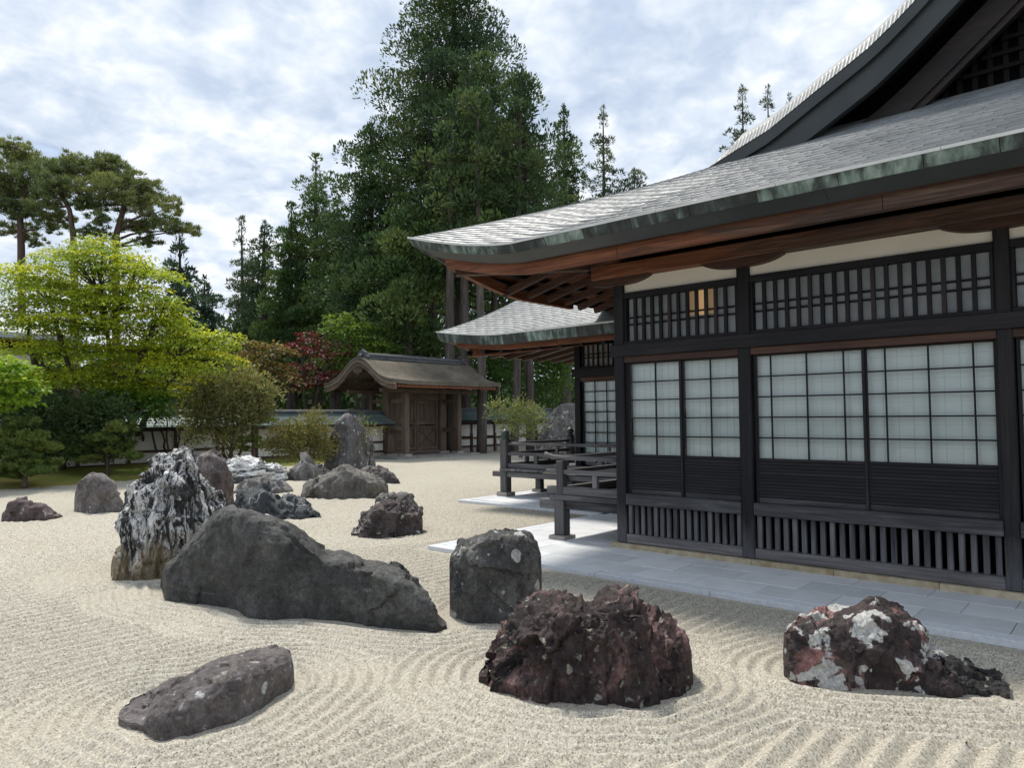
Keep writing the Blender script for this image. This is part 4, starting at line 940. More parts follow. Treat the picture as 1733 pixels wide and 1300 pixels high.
b = MB(); b.tube([(x0+0.093, y0, 1.155), (14.26, y0, 1.155)], 0.034, 12); b.build('handrail', W_LOW[0], V2, True)
bar('middle_rail', W_GREY[1], V2, x0-0.035, x0+0.035, 7.4, y0-0.093, 0.90, 0.97, 0.006); bar('middle_rail', W_LOW[0], V2, x0+0.093, 14.26, y0-0.035, y0+0.035, 0.90, 0.97, 0.006)
bar('ground_rail', W_GREY[1], V2, x0-0.05, x0+0.05, 7.4, y0-0.093, 0.628, 0.73, 0.008); bar('ground_rail', W_LOW[0], V2, x0+0.093, 14.26, y0-0.05, y0+0.05, 0.628, 0.73, 0.008)
for k in range(22):   # floor boards, their ends showing along the front edge
    yb_ = 10.79-k*0.155; bar('floor_board', W_GREY[0], V2, x0-0.12+random.uniform(-0.012, 0.012), 13.0, yb_-0.150, yb_, 0.565, 0.622, 0.005)
for k in range(4): bar('floor_board', W_GREY[0], V2, 13.005, 16, 9.66+k*0.285, 9.66+k*0.285+0.28, 0.565, 0.622, 0.005)
bar('floor_beam', W_GREY[1], V2, x0-0.06, x0+0.07, 7.4, 11.07, 0.430, 0.544, 0.008); bar('floor_beam', W_LOW[0], V2, x0+0.075, 16, y0-0.06, y0+0.06, 0.430, 0.544, 0.008)
bar('beam_end', W_GREY[0], V2, x0-0.32, x0-0.065, y0-1.78, y0-1.66, 0.43, 0.54, 0.006)
bar('beam_end', W_GREY[1], V2, 13.02, 13.16, y0+0.065, y0+0.30, 0.36, 0.50, 0.006)
for (px, py) in ((13.1, 10.68), (x0+0.02, 8.95), (x0+0.02, 7.6)):
    bar('post', W_GREYD[2], V2, px-0.075, px+0.075, py-0.075, py+0.075, 0.08, 0.429, 0.008); bar('pad_stone', M_PAD, V2, px-0.13, px+0.13, py-0.13, py+0.13, 0.0, 0.0795, 0.008)
for py in (9.85, 9.05, 8.2): bar('strut', W_GREY[2], V2, x0-0.03, x0+0.03, py-0.05, py+0.05, 0.731, 0.899, 0.004)
for py in (9.28, 8.0): bar('strut', W_GREY[2], V2, x0-0.03, x0+0.03, py-0.03, py+0.03, 0.971, 1.122, 0.004)
for px in (12.7, 13.5): bar('strut', W_GREY[2], V2, px-0.05, px+0.05, y0-0.03, y0+0.03, 0.731, 0.899, 0.004)

# ------------------------------------------------------------------ gate
GATE = thing('gate', (22.7, 26.0, 0.0), 'brown timber gate with curved bark roof and barred doors in the back wall', 'gate')
GY = 26.0
_s = np.array([0, 0.30, 0.65, 1.0, 1.4, 1.8, 2.2, 2.5]); _z = np.array([4.38, 4.34, 4.16, 3.88, 3.60, 3.43, 3.34, 3.32])
def gz(y): return np.interp(np.abs(np.asarray(y)-GY), _s, _z)
gx = np.linspace(19.35, 25.95, 34); gyv = np.linspace(GY-2.5, GY+2.5, 61)
def gsmooth(y):
    return np.mean([gz(y+k) for k in np.linspace(-0.22, 0.22, 9)], 0)
G = np.zeros((len(gx), len(gyv), 3)); G[..., 0] = gx[:, None]; G[..., 1] = gyv
flare = 0.06*np.clip((np.abs(gx-22.65)-2.0)/1.3, 0, 1)**2
G[..., 2] = gsmooth(gyv)[None]+flare[:, None]+(perlin(G.reshape(-1, 3)*2.3)*0.012).reshape(len(gx), -1)
b = MB(); b.grid(G)
Gl = G.copy(); Gl[..., 2] -= 0.17; b.grid(Gl, True)
for i in (0, -1): b.grid(np.stack([G[i], Gl[i]], 0), i == 0)
for j in (0, -1): b.grid(np.stack([G[:, j], Gl[:, j]], 0), j != 0)
b.build('bark_roof', M_THATCH, GATE, True)
M_EDGE = plain('pale_roof_edging', (0.42, 0.36, 0.27), (0.55, 0.48, 0.37), 5.0, 0.8, 0.2)
for i, nm in ((0, 'l'), (-1, 'r')):
    xx = gx[i]; sg = -1 if i == 0 else 1
    def band(name, mat, d0, d1, xa, xb):
        R_ = [[(xa, y, z-d0), (xb, y, z-d0), (xb, y, z-d1), (xa, y, z-d1), (xa, y, z-d0)] for y, z in zip(G[i, :, 1], G[i, :, 2])]
        b = MB(); b.grid(np.array(R_)); b.add(R_[0][:4], [(0, 1, 2, 3)]); b.add(R_[-1][:4], [(3, 2, 1, 0)]); b.build(name, mat, GATE)
    band('verge_edging', M_EDGE, 0.172, 0.205, xx-sg*0.02, xx-sg*0.10)
    band('bargeboard', W_GATE[1], 0.206, 0.44, xx-sg*0.07, xx-sg*0.15)
    b = MB(); b.prism([(GY+dy, 3.62+dz) for dy, dz in ((-0.05, 0.34), (-0.34, 0.26), (-0.26, 0.12), (-0.1, 0.1), (0, -0.03), (0.1, 0.1), (0.26, 0.12), (0.34, 0.26), (0.05, 0.34))], 0, xx-sg*0.02, xx-sg*0.065); b.build('gable_pendant', W_GATE[1], GATE)
for j, sg in ((0, 1), (-1, -1)):
    yv = G[0, j, 1]
    bar('eave_batten', W_RED[0], GATE, 19.65, 25.7, yv+sg*0.10, yv+sg*0.20, 3.04, 3.15, 0.006)
    bar('eave_beam', W_GATE[0], GATE, 19.7, 25.6, GY-sg*1.18-0.08, GY-sg*1.18+0.08, 2.86, 3.03, 0.008)
for k in range(25):
    xx = 19.85+k*0.235
    for sg in (-1, 1):
        b = MB(); b.beam((xx, GY+sg*2.42, 3.10), (xx, GY+sg*1.0, 3.42), 0.06, 0.08); b.build('rafter', W_RED[1] if sg < 0 else W_GATE[1], GATE)
M_RIDGE = plain('grey_ridge_tile', (0.055, 0.06, 0.065), (0.11, 0.115, 0.12), 5.0, 0.6, 0.4, 0.2)
b = MB(); zz_ = 4.36
b.prism([(GY-0.30, zz_), (GY-0.26, zz_+0.07), (GY-0.20, zz_+0.075), (GY-0.19, zz_+0.15), (GY-0.23, zz_+0.155), (GY-0.2, zz_+0.22), (GY-0.1, zz_+0.28), (GY+0.1, zz_+0.28), (GY+0.2, zz_+0.22), (GY+0.23, zz_+0.155), (GY+0.19, zz_+0.15), (GY+0.20, zz_+0.075), (GY+0.26, zz_+0.07), (GY+0.30, zz_)], 0, 19.75, 25.55); b.build('roof_ridge', M_RIDGE, GATE)
for k in range(72):
    xx = 19.85+k*0.079; b = MB(); b.box(xx, xx+0.045, GY-0.265, GY-0.21, zz_+0.08, zz_+0.145); b.build('ridge_block', M_RIDGE, GATE)
for xx, sg in ((19.75, -1), (25.55, 1)):
    b = MB(); b.prism([(GY-0.36, zz_-0.08), (GY-0.42, zz_+0.1), (GY-0.27, zz_+0.16), (GY-0.25, zz_+0.30), (GY-0.08, zz_+0.36), (GY, zz_+0.44), (GY+0.08, zz_+0.36), (GY+0.25, zz_+0.30), (GY+0.27, zz_+0.16), (GY+0.42, zz_+0.1), (GY+0.36, zz_-0.08)], 0, xx-0.001*sg, xx+sg*0.16); b.build('ridge_end_tile', M_RIDGE, GATE)
    b = MB(); b.lathe((xx+sg*0.2, GY, zz_+0.03), [(0.02, 0), (0.09, 0.03), (0.11, 0.09), (0.09, 0.15), (0.02, 0.19)], 10); b.build('ridge_end_knob', M_RIDGE, GATE, True)
for xx in (21.10, 24.34):
    for sg in (-1, 1):
        yy = GY+sg*1.18; bar('outer_post', W_GATE[2], GATE, xx-0.125, xx+0.125, yy-0.125, yy+0.125, 0.14, 2.859, 0.015); bar('pad_stone', M_PAD, GATE, xx-0.22, xx+0.22, yy-0.22, yy+0.22, -0.04, 0.139, 0.02)
    for z in (1.15, 2.5): bar('side_rail', W_GATE[1], GATE, xx-0.05, xx+0.05, GY-1.054, GY-0.21, z-0.09, z+0.09, 0.006); bar('side_rail', W_GATE[1], GATE, xx-0.05, xx+0.05, GY+0.21, GY+1.054, z-0.09, z+0.09, 0.006)
for xx in (21.10, 24.34): bar('main_post', W_GATE[2], GATE, xx-0.20, xx+0.20, GY-0.20, GY+0.20, 0.12, 3.35, 0.03); bar('pad_stone', M_PAD, GATE, xx-0.3, xx+0.3, GY-0.3, GY+0.3, -0.04, 0.119, 0.02)
bar('lintel', W_GATE[0], GATE, 20.4, 25.0, GY-0.16, GY+0.16, 3.36, 3.62, 0.01)
bar('head_board', W_GATE[0], GATE, 21.301, 24.139, GY-0.10, GY+0.10, 2.56, 3.355, 0.008)
bar('threshold', W_GATE[0], GATE, 21.301, 24.139, GY-0.12, GY+0.12, 0.06, 0.21, 0.008)
for s, (xa, xb) in enumerate(((21.34, 22.71), (22.73, 24.10))):
    dr = thing('door_leaf', ((xa+xb)/2, GY, 0.21), None, None); dr.parent = GATE; dr.location = np.array([(xa+xb)/2, GY, 0.21])-ORG[GATE]
    for xx in (xa, xb-0.13): bar('stile', W_GATE[2], dr, xx, xx+0.13, GY-0.06, GY+0.04, 0.215, 2.555, 0.006)
    for z in (0.23, 1.22, 1.42, 2.42): bar('rail', W_GATE[0], dr, xa+0.131, xb-0.131, GY-0.055, GY+0.035, z, z+0.13, 0.006)
    n_ = 7; w_ = (xb-xa-0.264)/n_
    for k in range(n_): bar('board', W_GATE[2], dr, xa+0.132+k*w_+0.004, xa+0.132+(k+1)*w_-0.004, GY-0.02, GY+0.02, 1.551, 2.419, 0.004)
    bar('panel', W_GATE[2], dr, xa+0.132, xb-0.132, GY-0.005, GY+0.02, 0.361, 1.219, 0.003)
    A_ = (xa+0.15, 0.38); B_ = (xb-0.15, 1.20)
    for (p, q, dy) in ((A_, B_, -0.035), ((A_[0], B_[1]), (B_[0], A_[1]), -0.020)):
        for off in (-0.035, 0.035):
            b = MB(); b.beam((p[0]+off, GY+dy, p[1]), (q[0]+off, GY+dy, q[1]), 0.028, 0.03, (0, 1, 0)); b.build('brace', W_GATE[0] if dy > -0.03 else M_EDGE2 if 'M_EDGE2' in globals() else W_GATE[0], dr)
bar('door_latch', W_GATE[0], GATE, 22.35, 23.1, GY-0.13, GY-0.07, 1.30, 1.36, 0.006)
b = MB(); b.box(20.2, 25.3, 24.3, 27.4, -0.14, 0.035); tag(b.build('gate_paving', plain('gate_paving_stone', (0.20, 0.195, 0.185), (0.33, 0.32, 0.30), 2.0, 0.85, 0.2, 0.3)), kind='structure')

# ------------------------------------------------------------------ garden walls either side of the gate
def garden_wall(x0, x1, y, label, spacing=1.55, lift=0.0):
    w = thing('garden_wall', ((x0+x1)/2, y, 0), label, 'wall', 'roofed garden walls')
    L = x1-x0
    b = MB(); b.box(x0, x1, y-0.09, y+0.09, 0.10, 1.62); b.build('plaster', M_WALLWHITE, w)
    b = MB(); b.box(x0, x1, y-0.14, y+0.14, -0.05, 0.18); b.build('base_course', M_PAD, w)
    for z, h in ((0.19, 0.10), (0.62, 0.09), (1.36, 0.12)):
        b = MB(); b.box(x0, x1, y-0.125, y-0.091, z, z+h); b.build('rail', W_BRN[0], w)
    n = int(L/spacing)
    for k in range(n+1):
        xx = x0+0.1+k*(L-0.2)/n; bar('wall_post', W_BRN[2], w, xx-0.055, xx+0.055, y-0.16, y-0.126, 0.10, 1.46, 0.006)
    ze, zr, hw = 1.50+lift, 2.02+lift, 0.78
    nc = 9
    for sg in (-1, 1):
        for k in range(nc):
            t0, t1 = k/nc, (k+1)/nc
            ya, yb = y+sg*hw*(1-t0), y+sg*hw*(1-t1)*1.0
            za, zb = ze+(zr-ze)*(t0**1.15), ze+(zr-ze)*(t1**1.15)
            q = [(x0, ya, za+0.02), (x1, ya, za+0.02), (x1, yb, zb+0.004), (x0, yb, zb+0.004), (x0, ya, za-0.012), (x1, ya, za-0.012), (x1, yb, zb-0.012), (x0, yb, zb-0.012)]
            b = MB(); F_ = [(0, 1, 2, 3), (4, 5, 1, 0), (7, 6, 5, 4), (0, 3, 7, 4), (1, 5, 6, 2)]
            b.add(q, F_ if sg < 0 else [f[::-1] for f in F_]); b.build('roof_course', M_WROOF, w)
    b = MB(); b.prism([(y-0.14, zr-0.02), (y-0.14, zr+0.05), (y-0.07, zr+0.10), (y+0.07, zr+0.10), (y+0.14, zr+0.05), (y+0.14, zr-0.02)], 0, x0-0.02, x1+0.02); b.build('roof_ridge', M_RIDGE, w)
    b = MB(); b.box(x0+0.01, x1-0.01, y-hw+0.05, y-hw+0.14, ze-0.10, ze-0.02); b.build('eave_board', W_DARK[0], w)
    b = MB(); b.box(x0+0.01, x1-0.01, y-hw+0.14, y+hw-0.14, ze-0.03, ze-0.013); b.build('soffit', W_DARK[0], w)
    return w
M_EDGE2 = M_EDGE
garden_wall(-12.0, 21.05, 26.25, 'white plaster garden wall with green copper roof behind the shrubs, left of the gate')
wr_ = garden_wall(24.95, 46.0, 26.45, 'white plaster garden wall with green copper roof, right of the gate', 1.7, 0.1)
for k in range(6):
    xx = 25.6+k*1.7; bar('outer_prop', W_BRN[2], wr_, xx-0.06, xx+0.06, 25.1, 25.22, 0.0, 0.95, 0.008); bar('prop_rail', W_BRN[1], wr_, xx-0.04, xx+0.04, 25.22, 26.28, 0.72, 0.80, 0.005)

# ------------------------------------------------------------------ garden rocks
def put_rock(key, mat, label, group='rocks set in the raked gravel'):
    s = RK[key]; ns, nu = s['ns'], s['nu']
    me = mesh_np('rock', s['V'], s['F'], mat, True)
    try: me.set_sharp_from_angle(angle=math.radians(42))
    except Exception: pass
    return tag(place('rock', me, s['org']), label, 'rock', group)
WHITE = (0.66, 0.66, 0.64); GREYL = (0.46, 0.46, 0.43)
R_GREY = lambda n, k=1.0, **kw: rock_mat(n, [(0.045*k, 0.043*k, 0.042*k), (0.12*k, 0.115*k, 0.11*k), (0.26*k, 0.25*k, 0.24*k)], **kw)
put_rock('small_maroon', rock_mat('maroon_stone', [(0.045, 0.035, 0.036), (0.105, 0.078, 0.078), (0.20, 0.155, 0.15)], lichen=[(GREYL, 6.0, 0.64, 0.06)]), 'small low maroon rock alone at the far left edge of the gravel')
put_rock('round_boulder', rock_mat('brown_grey_stone', [(0.07, 0.062, 0.058), (0.17, 0.152, 0.142), (0.32, 0.295, 0.275)], streak=[((0.10, 0.07, 0.06), (4, 4, 0.7), 0.56, 0.12)], lichen=[(WHITE, -9.0, 0.86, 0.10)]), 'rounded upright brown grey boulder in front of the moss bank')
put_rock('white_streaked', rock_mat('white_streaked_stone', [(0.010, 0.010, 0.011), (0.035, 0.035, 0.037), (0.13, 0.13, 0.13)], streak=[((0.64, 0.64, 0.62), (9.0, 9.0, 2.6), 0.485, 0.08), ((0.84, 0.84, 0.82), (3.6, 3.6, 2.2), 0.545, 0.07), ((0.012, 0.012, 0.013), (17, 17, 3.5), 0.54, 0.06)], stain=[((0.34, 0.21, 0.085), (1.7, 1.7, 0.8), 0.63, 0.08)], low=((0.36, 0.28, 0.16), 0.55)), 'tall craggy black rock streaked with white beside the long dark rock')
put_rock('brown_tall', rock_mat('purple_brown_stone', [(0.05, 0.042, 0.042), (0.125, 0.104, 0.10), (0.24, 0.205, 0.195)], streak=[((0.36, 0.32, 0.30), (5, 5, 0.9), 0.6, 0.1)], lichen=[(WHITE, 9.0, 0.66, 0.05)]), 'purple brown pointed rock standing behind the white streaked rock')
put_rock('white_banded', rock_mat('white_banded_stone', [(0.02, 0.02, 0.02), (0.10, 0.10, 0.098), (0.42, 0.42, 0.41)], streak=[((0.82, 0.82, 0.80), (1.6, 1.6, 8.0), 0.46, 0.1)]), 'low white banded rock with dark cracks in the back row')
put_rock('low_grey', R_GREY('dull_grey_stone', 1.15, lichen=[(GREYL, 5.0, 0.6, 0.1)]), 'low rounded grey rock between the white banded and the veined rock')
put_rock('veined_dark', rock_mat('veined_blue_grey_stone', [(0.022, 0.025, 0.028), (0.06, 0.066, 0.071), (0.13, 0.14, 0.145)], streak=[((0.34, 0.36, 0.36), (3.2, 11.0, 3.2), 0.585, 0.05), ((0.26, 0.28, 0.28), (9, 3, 3.5), 0.62, 0.04)]), 'blue grey rock with pale veins behind the long dark rock')
put_rock('pointed_grey', R_GREY('speckled_grey_stone', 1.1, streak=[((0.30, 0.30, 0.31), (6, 6, 2), 0.55, 0.1)]), 'pointed speckled grey rock left of the tall monolith')
put_rock('monolith', rock_mat('monolith_stone', [(0.042, 0.04, 0.042), (0.10, 0.097, 0.098), (0.19, 0.185, 0.18)], streak=[((0.21, 0.20, 0.195), (4, 4, 0.5), 0.57, 0.12)], stain=[((0.60, 0.57, 0.54), (2.2, 2.2, 0.7), 0.685, 0.04)], lichen=[(WHITE, -5.5, 0.62, 0.10)]), 'tall dark standing stone with white spots near the gate')
put_rock('broad_grey', rock_mat('warm_grey_stone', [(0.06, 0.055, 0.048), (0.135, 0.125, 0.11), (0.23, 0.215, 0.195)], streak=[((0.26, 0.24, 0.21), (2, 6, 2.5), 0.56, 0.1)]), 'broad warm grey rock with sloping shoulders in front of the monolith')
put_rock('small_dark', rock_mat('dark_maroon_stone', [(0.03, 0.026, 0.026), (0.08, 0.07, 0.068), (0.19, 0.17, 0.16)], lichen=[(GREYL, 7.0, 0.6, 0.08)]), 'small dark rock at the right foot of the monolith')
put_rock('behind_layered', R_GREY('grey_block_stone', 1.2, streak=[((0.34, 0.32, 0.30), (6, 6, 1), 0.55, 0.1)]), 'small grey block leaning behind the layered maroon rock')
put_rock('layered_low', rock_mat('layered_maroon_stone', [(0.028, 0.023, 0.023), (0.085, 0.070, 0.068), (0.19, 0.155, 0.15)], streak=[((0.02, 0.017, 0.017), (1, 1, 9), 0.57, 0.06)], lichen=[(WHITE, -8.0, 0.55, 0.12), (WHITE, 7.0, 0.67, 0.04)]), 'layered maroon rock with white lichen, alone in mid gravel')
put_rock('long_dark', rock_mat('long_charcoal_stone', [(0.024, 0.024, 0.023), (0.060, 0.060, 0.057), (0.135, 0.135, 0.126)], streak=[((0.10, 0.102, 0.092), (1.4, 1.4, 7), 0.58, 0.12)], stain=[((0.075, 0.076, 0.045), (1.3, 1.3, 1.3), 0.60, 0.14)]), 'long charcoal rock tapering to the right, largest in the gravel')
put_rock('white_pebble', rock_mat('pale_stone', [(0.30, 0.30, 0.29), (0.48, 0.48, 0.46), (0.62, 0.62, 0.6)]), 'small pale stone lying behind the long charcoal rock')
put_rock('block_boulder', rock_mat('block_grey_stone', [(0.032, 0.031, 0.030), (0.084, 0.082, 0.078), (0.18, 0.175, 0.165)], streak=[((0.16, 0.165, 0.14), (8, 8, 1.2), 0.6, 0.1)], stain=[((0.12, 0.10, 0.098), (1.2, 1.2, 3.0), 0.57, 0.1)], lichen=[((0.58, 0.58, 0.54), -4.6, 0.52, 0.13), (GREYL, -16.0, 0.88, 0.12)]), 'blocky grey boulder with flat top and white lichen spots beside the paving')
put_rock('flat_slab', rock_mat('slab_stone', [(0.045, 0.038, 0.037), (0.125, 0.108, 0.105), (0.22, 0.195, 0.19)], streak=[((0.20, 0.18, 0.15), (3, 6, 7), 0.58, 0.1)], lichen=[(WHITE, -7.0, 0.84, 0.12), (GREYL, 16.0, 0.62, 0.06)]), 'low flat slab of rock lying at the front left')
put_rock('red_rock', rock_mat('red_black_stone', [(0.014, 0.010, 0.010), (0.046, 0.031, 0.030), (0.125, 0.075, 0.070)], stain=[((0.26, 0.155, 0.145), (2.6, 2.6, 1.6), 0.53, 0.12), ((0.010, 0.008, 0.008), (3.2, 3.2, 2.0), 0.55, 0.07), ((0.34, 0.20, 0.145), (5.0, 5.0, 1.5), 0.66, 0.04)], lichen=[((0.30, 0.31, 0.25), 17.0, 0.615, 0.06), ((0.34, 0.33, 0.26), -9.0, 0.86, 0.10)]), 'dark red and black jagged rock in the centre foreground')
put_rock('lichen_rock', rock_mat('red_lichen_stone', [(0.016, 0.013, 0.013), (0.05, 0.037, 0.037), (0.13, 0.085, 0.08)], stain=[((0.31, 0.16, 0.145), (3.4, 3.4, 2.0), 0.56, 0.08), ((0.014, 0.011, 0.011), (4, 4, 4), 0.57, 0.05)], lichen=[((0.60, 0.60, 0.57), 4.2, 0.535, 0.025), ((0.60, 0.60, 0.57), -9.5, 0.62, 0.15)]), 'red and black rock patched with white lichen at the right foreground')
put_rock('tail_rock', rock_mat('black_layer_stone', [(0.014, 0.013, 0.013), (0.045, 0.041, 0.040), (0.12, 0.112, 0.105)], streak=[((0.20, 0.19, 0.17), (2, 2, 13), 0.6, 0.06)], lichen=[(GREYL, 14.0, 0.62, 0.05)]), 'small black flaky rock against the right side of the lichen rock')
put_rock('back_rock', R_GREY('rough_grey_stone', 1.0, lichen=[(GREYL, 5.0, 0.56, 0.06)]), 'rough grey lichened rock behind the further veranda rail', 'rocks set in the raked gravel')

# ------------------------------------------------------------------ vegetation
def unit(v): return v/(np.linalg.norm(v, axis=-1, keepdims=True)+1e-9)
class Leaves:
    def __init__(s): s.P = []; s.D = []; s.N = []; s.L = []; s.W = []; s.C = []
    def add(s, P, D, N, L, Wd, C):
        s.P.append(P); s.D.append(unit(D)); s.N.append(N); s.L.append(L); s.W.append(Wd); s.C.append(C)
    def build(s, name, mat, parent=None, fold=0.12):
        P = np.concatenate(s.P); D = np.concatenate(s.D); N = np.concatenate(s.N); L = np.concatenate(s.L)[:, None]; Wd = np.concatenate(s.W)[:, None]; C = np.clip(np.concatenate(s.C), 0.004, 0.9)
        S = unit(np.cross(D, N)); U_ = np.cross(S, D)
        n = len(P); V = np.empty((n, 4, 3))
        V[:, 0] = P; V[:, 1] = P+D*L*0.48+S*Wd*0.5+U_*Wd*fold; V[:, 2] = P+D*L; V[:, 3] = P+D*L*0.48-S*Wd*0.5+U_*Wd*fold
        V = V.reshape(-1, 3); F = np.arange(4*n).reshape(n, 4)
        c = np.array([*V[:, :2].mean(0), V[:, 2].min()])
        me = mesh_np(name, V-c, F, mat)
        at = me.color_attributes.new('col', 'FLOAT_COLOR', 'POINT')
        at.data.foreach_set('color', np.repeat(np.concatenate([C, np.ones((n, 1))], 1), 4, 0).astype(np.float32).ravel())
        return place(name, me, c, parent)
def rdir(n): return unit(rng.normal(size=(n, 3)))
def clump(lv, c, r, n, L, Wd, col, up=0.45, jit=0.5, cj=0.18, shell=0.45):
    d = rdir(n); d[:, 2] = np.where(d[:, 2] < -0.55, -d[:, 2], d[:, 2])
    P = np.asarray(c)+d*np.asarray(r)*(shell+(1-shell)*rng.random((n, 1))**0.6)
    D = unit(d*0.9+np.array([0, 0, up])+rng.normal(size=(n, 3))*jit)
    cc = np.asarray(col)*(1+rng.normal(size=(n, 1))*cj)*(1+rng.normal(size=(n, 3))*0.05)
    lv.add(P-D*L*0.35, D, rdir(n), L*rng.uniform(0.65, 1.3, n), Wd*rng.uniform(0.7, 1.3, n), cc)
def pxm(D): return D/FL           # metres per photo pixel at forward distance D
def ground_under(px, D):
    p = at_d(px, 705, D); return np.array([p[0], p[1], 0.0])
def trunk_tube(name, mat, parent, pts, rad, n=8):
    b = MB(); b.tube(pts, rad, n); return b.build(name, mat, parent, True)

def cedar(px, D, tip, prof, bottom, n, cr, label, cols, nl=70, leaf=(0.32, 0.125), trunk=0.42, name='cedar_tree', sparse=0.25, lean=0.0, vis_trunk=True, flat=0.8, up=0.45, branches=0.35):
    b0 = ground_under(px, D); ht = at_d(px, tip, D)[2]
    t = thing(name, b0, label, 'tree', 'conifers beyond the garden wall')
    zs = np.array([at_d(px, y, D)[2] for y, _ in prof])[::-1]; rs = np.array([w*1.1*pxm(D) for _, w in prof])[::-1]
    zb = at_d(px, bottom, D)[2]
    R_ = lambda z: np.interp(z, zs, rs)
    k = np.linspace(0, 1, 12); pts = np.stack([b0[0]+lean*k*2+0.12*np.sin(k*5+px), b0[1]+0.10*np.cos(k*4+px), -0.3+k*(ht+0.2)], 1)
    trunk_tube('trunk', M_CBARK, t, pts, trunk*(1-k)**0.8+0.03, 10)
    lv = Leaves(); br = MB()
    zz_ = np.linspace(zb, ht, 60); wgt = np.maximum(R_(zz_), 0.12); wgt = wgt/wgt.sum(); cum = np.concatenate([[0], np.cumsum(wgt)])[:-1]
    nb = max(8, int(n/2.6))
    for i in range(nb):
        z = np.interp((i+rng.random())/nb, cum, zz_); R0 = max(R_(z), 0.15)*rng.uniform(0.72, 1.14); a = i*2.39996+rng.uniform(-0.5, 0.5)
        ax = np.array([np.interp(z, pts[:, 2], pts[:, 0]), np.interp(z, pts[:, 2], pts[:, 1])])
        m_ = 1 if R0 < 0.8 else (2 if R0 < 2.0 else (3 if R0 < 4.5 else 4))
        col0 = np.array(cols[rng.integers(len(cols))])*rng.uniform(0.8, 1.25); da = rng.uniform(-0.1, 0.1)
        dr_ = rng.uniform(0.05, 0.28)
        for j in range(m_):
            f = 1.0 if m_ == 1 else 0.42+0.58*j/(m_-1)
            s = min(cr*rng.uniform(0.7, 1.25)*(1.15-0.35*f), 0.38*R0+0.28); rr = max(R0*f-s*0.5, 0); aa = a+da*j+rng.normal()*0.10
            c = np.array([ax[0]+rr*math.cos(aa), ax[1]+rr*math.sin(aa), z-dr_*rr*(1.0-0.55*f)+rng.normal()*0.15])
            clump(lv, c, (s, s, s*flat), int(2.6*nl*(s/cr)**1.4)+14, leaf[0]*0.86, leaf[1]*0.80, col0*rng.uniform(0.85, 1.18), 0.6, 0.42, 0.18, 0.70)
        if rng.random() < branches*1.6 and R0 > 0.6:
            q = np.array([ax[0], ax[1], z-0.05*R0]); m2 = (q+c)/2+np.array([0, 0, -0.06*R0]); br.tube([q, m2, c], [0.03+0.010*R0, 0.025+0.006*R0, 0.015], 5, False)
    for k_ in range(4):
        clump(lv, np.array([pts[-1, 0], pts[-1, 1], ht-0.15-0.5*k_]), (0.22+0.1*k_, 0.22+0.1*k_, 0.4), 40, leaf[0]*0.8, leaf[1]*0.6, np.array(cols[0]), 1.2)
    if br.v: br.build('branches', M_CBARK, t, True)['kind'] = 'stuff'
    lv.build('crown', M_NEEDLE, t); return t
DK = [(0.048, 0.090, 0.040), (0.062, 0.108, 0.042), (0.085, 0.135, 0.048), (0.12, 0.168, 0.055)]
MD = [(0.075, 0.135, 0.044), (0.10, 0.16, 0.05), (0.14, 0.195, 0.06)]
PALE = [(0.11, 0.145, 0.08), (0.085, 0.12, 0.065), (0.14, 0.17, 0.09)]
BLU = [(0.055, 0.10, 0.068), (0.07, 0.12, 0.078), (0.09, 0.14, 0.085)]
cedar(772, 44, -75, [(-75, 12), (0, 82), (100, 108), (200, 150), (300, 185), (400, 205), (500, 190), (560, 120)], 500, 300, 1.55, 'giant dark cedar towering over the gate to the top edge', DK, nl=130, trunk=0.62, sparse=0.3, leaf=(0.28, 0.115))
cedar(888, 46, 138, [(138, 10), (200, 38), (300, 66), (400, 88), (490, 90)], 470, 80, 1.3, 'dark cedar against the right side of the giant cedar', DK, nl=100)
cedar(960, 50, 172, [(172, 5), (230, 20), (300, 38), (400, 66)], 470, 110, 0.75, 'slender dark cedar with a narrow tip, right of the giant cedar', DK, nl=55)
cedar(1028, 62, 172, [(172, 4), (220, 16), (280, 32), (340, 46), (420, 60)], 430, 90, 0.62, 'thin pale conifer with open branches standing above the roof slope', PALE, nl=34, leaf=(0.36, 0.10), trunk=0.3, flat=0.6, branches=0.8)
cedar(1080, 60, 284, [(284, 10), (310, 26), (360, 38), (420, 45)], 430, 55, 0.7, 'rounded pale conifer rightmost above the lower roof slope', PALE, nl=40, leaf=(0.36, 0.10), trunk=0.25)
cedar(626, 42, 205, [(205, 8), (270, 42), (350, 58), (450, 72), (570, 78)], 640, 120, 1.3, 'dark cedar leaning against the left side of the giant cedar', DK, nl=100)
cedar(690, 38, 330, [(330, 18), (400, 55), (500, 66), (600, 60)], 600, 75, 1.25, 'lower leafy cedar in front of the giant cedar behind the gate', MD, nl=100)
cedar(535, 52, 258, [(258, 4), (300, 22), (350, 40), (420, 58), (520, 74), (640, 80)], 650, 120, 1.1, 'tall mid green cedar with pointed tip left of the dark cedars', MD, nl=80)
cedar(492, 50, 345, [(345, 5), (400, 24), (470, 40), (560, 55), (640, 60)], 650, 120, 0.8, 'mid green cedar left of the tall pointed cedar', MD, nl=80)
cedar(447, 55, 374, [(374, 4), (420, 22), (500, 36), (600, 46)], 650, 100, 0.75, 'pale green cedar second from the left in the cedar row', [(0.055, 0.095, 0.045), (0.075, 0.115, 0.05)], nl=50)
cedar(408, 58, 368, [(368, 3), (420, 14), (480, 26), (560, 38), (640, 44)], 650, 90, 0.65, 'slim pale conifer at the left end of the cedar row', PALE, nl=40, leaf=(0.36, 0.10), trunk=0.25, branches=0.7)
cedar(570, 48, 330, [(330, 8), (400, 36), (480, 56), (580, 66)], 660, 120, 1.05, 'mid green cedar between the tall pointed cedar and the dark cedars', MD, nl=80)
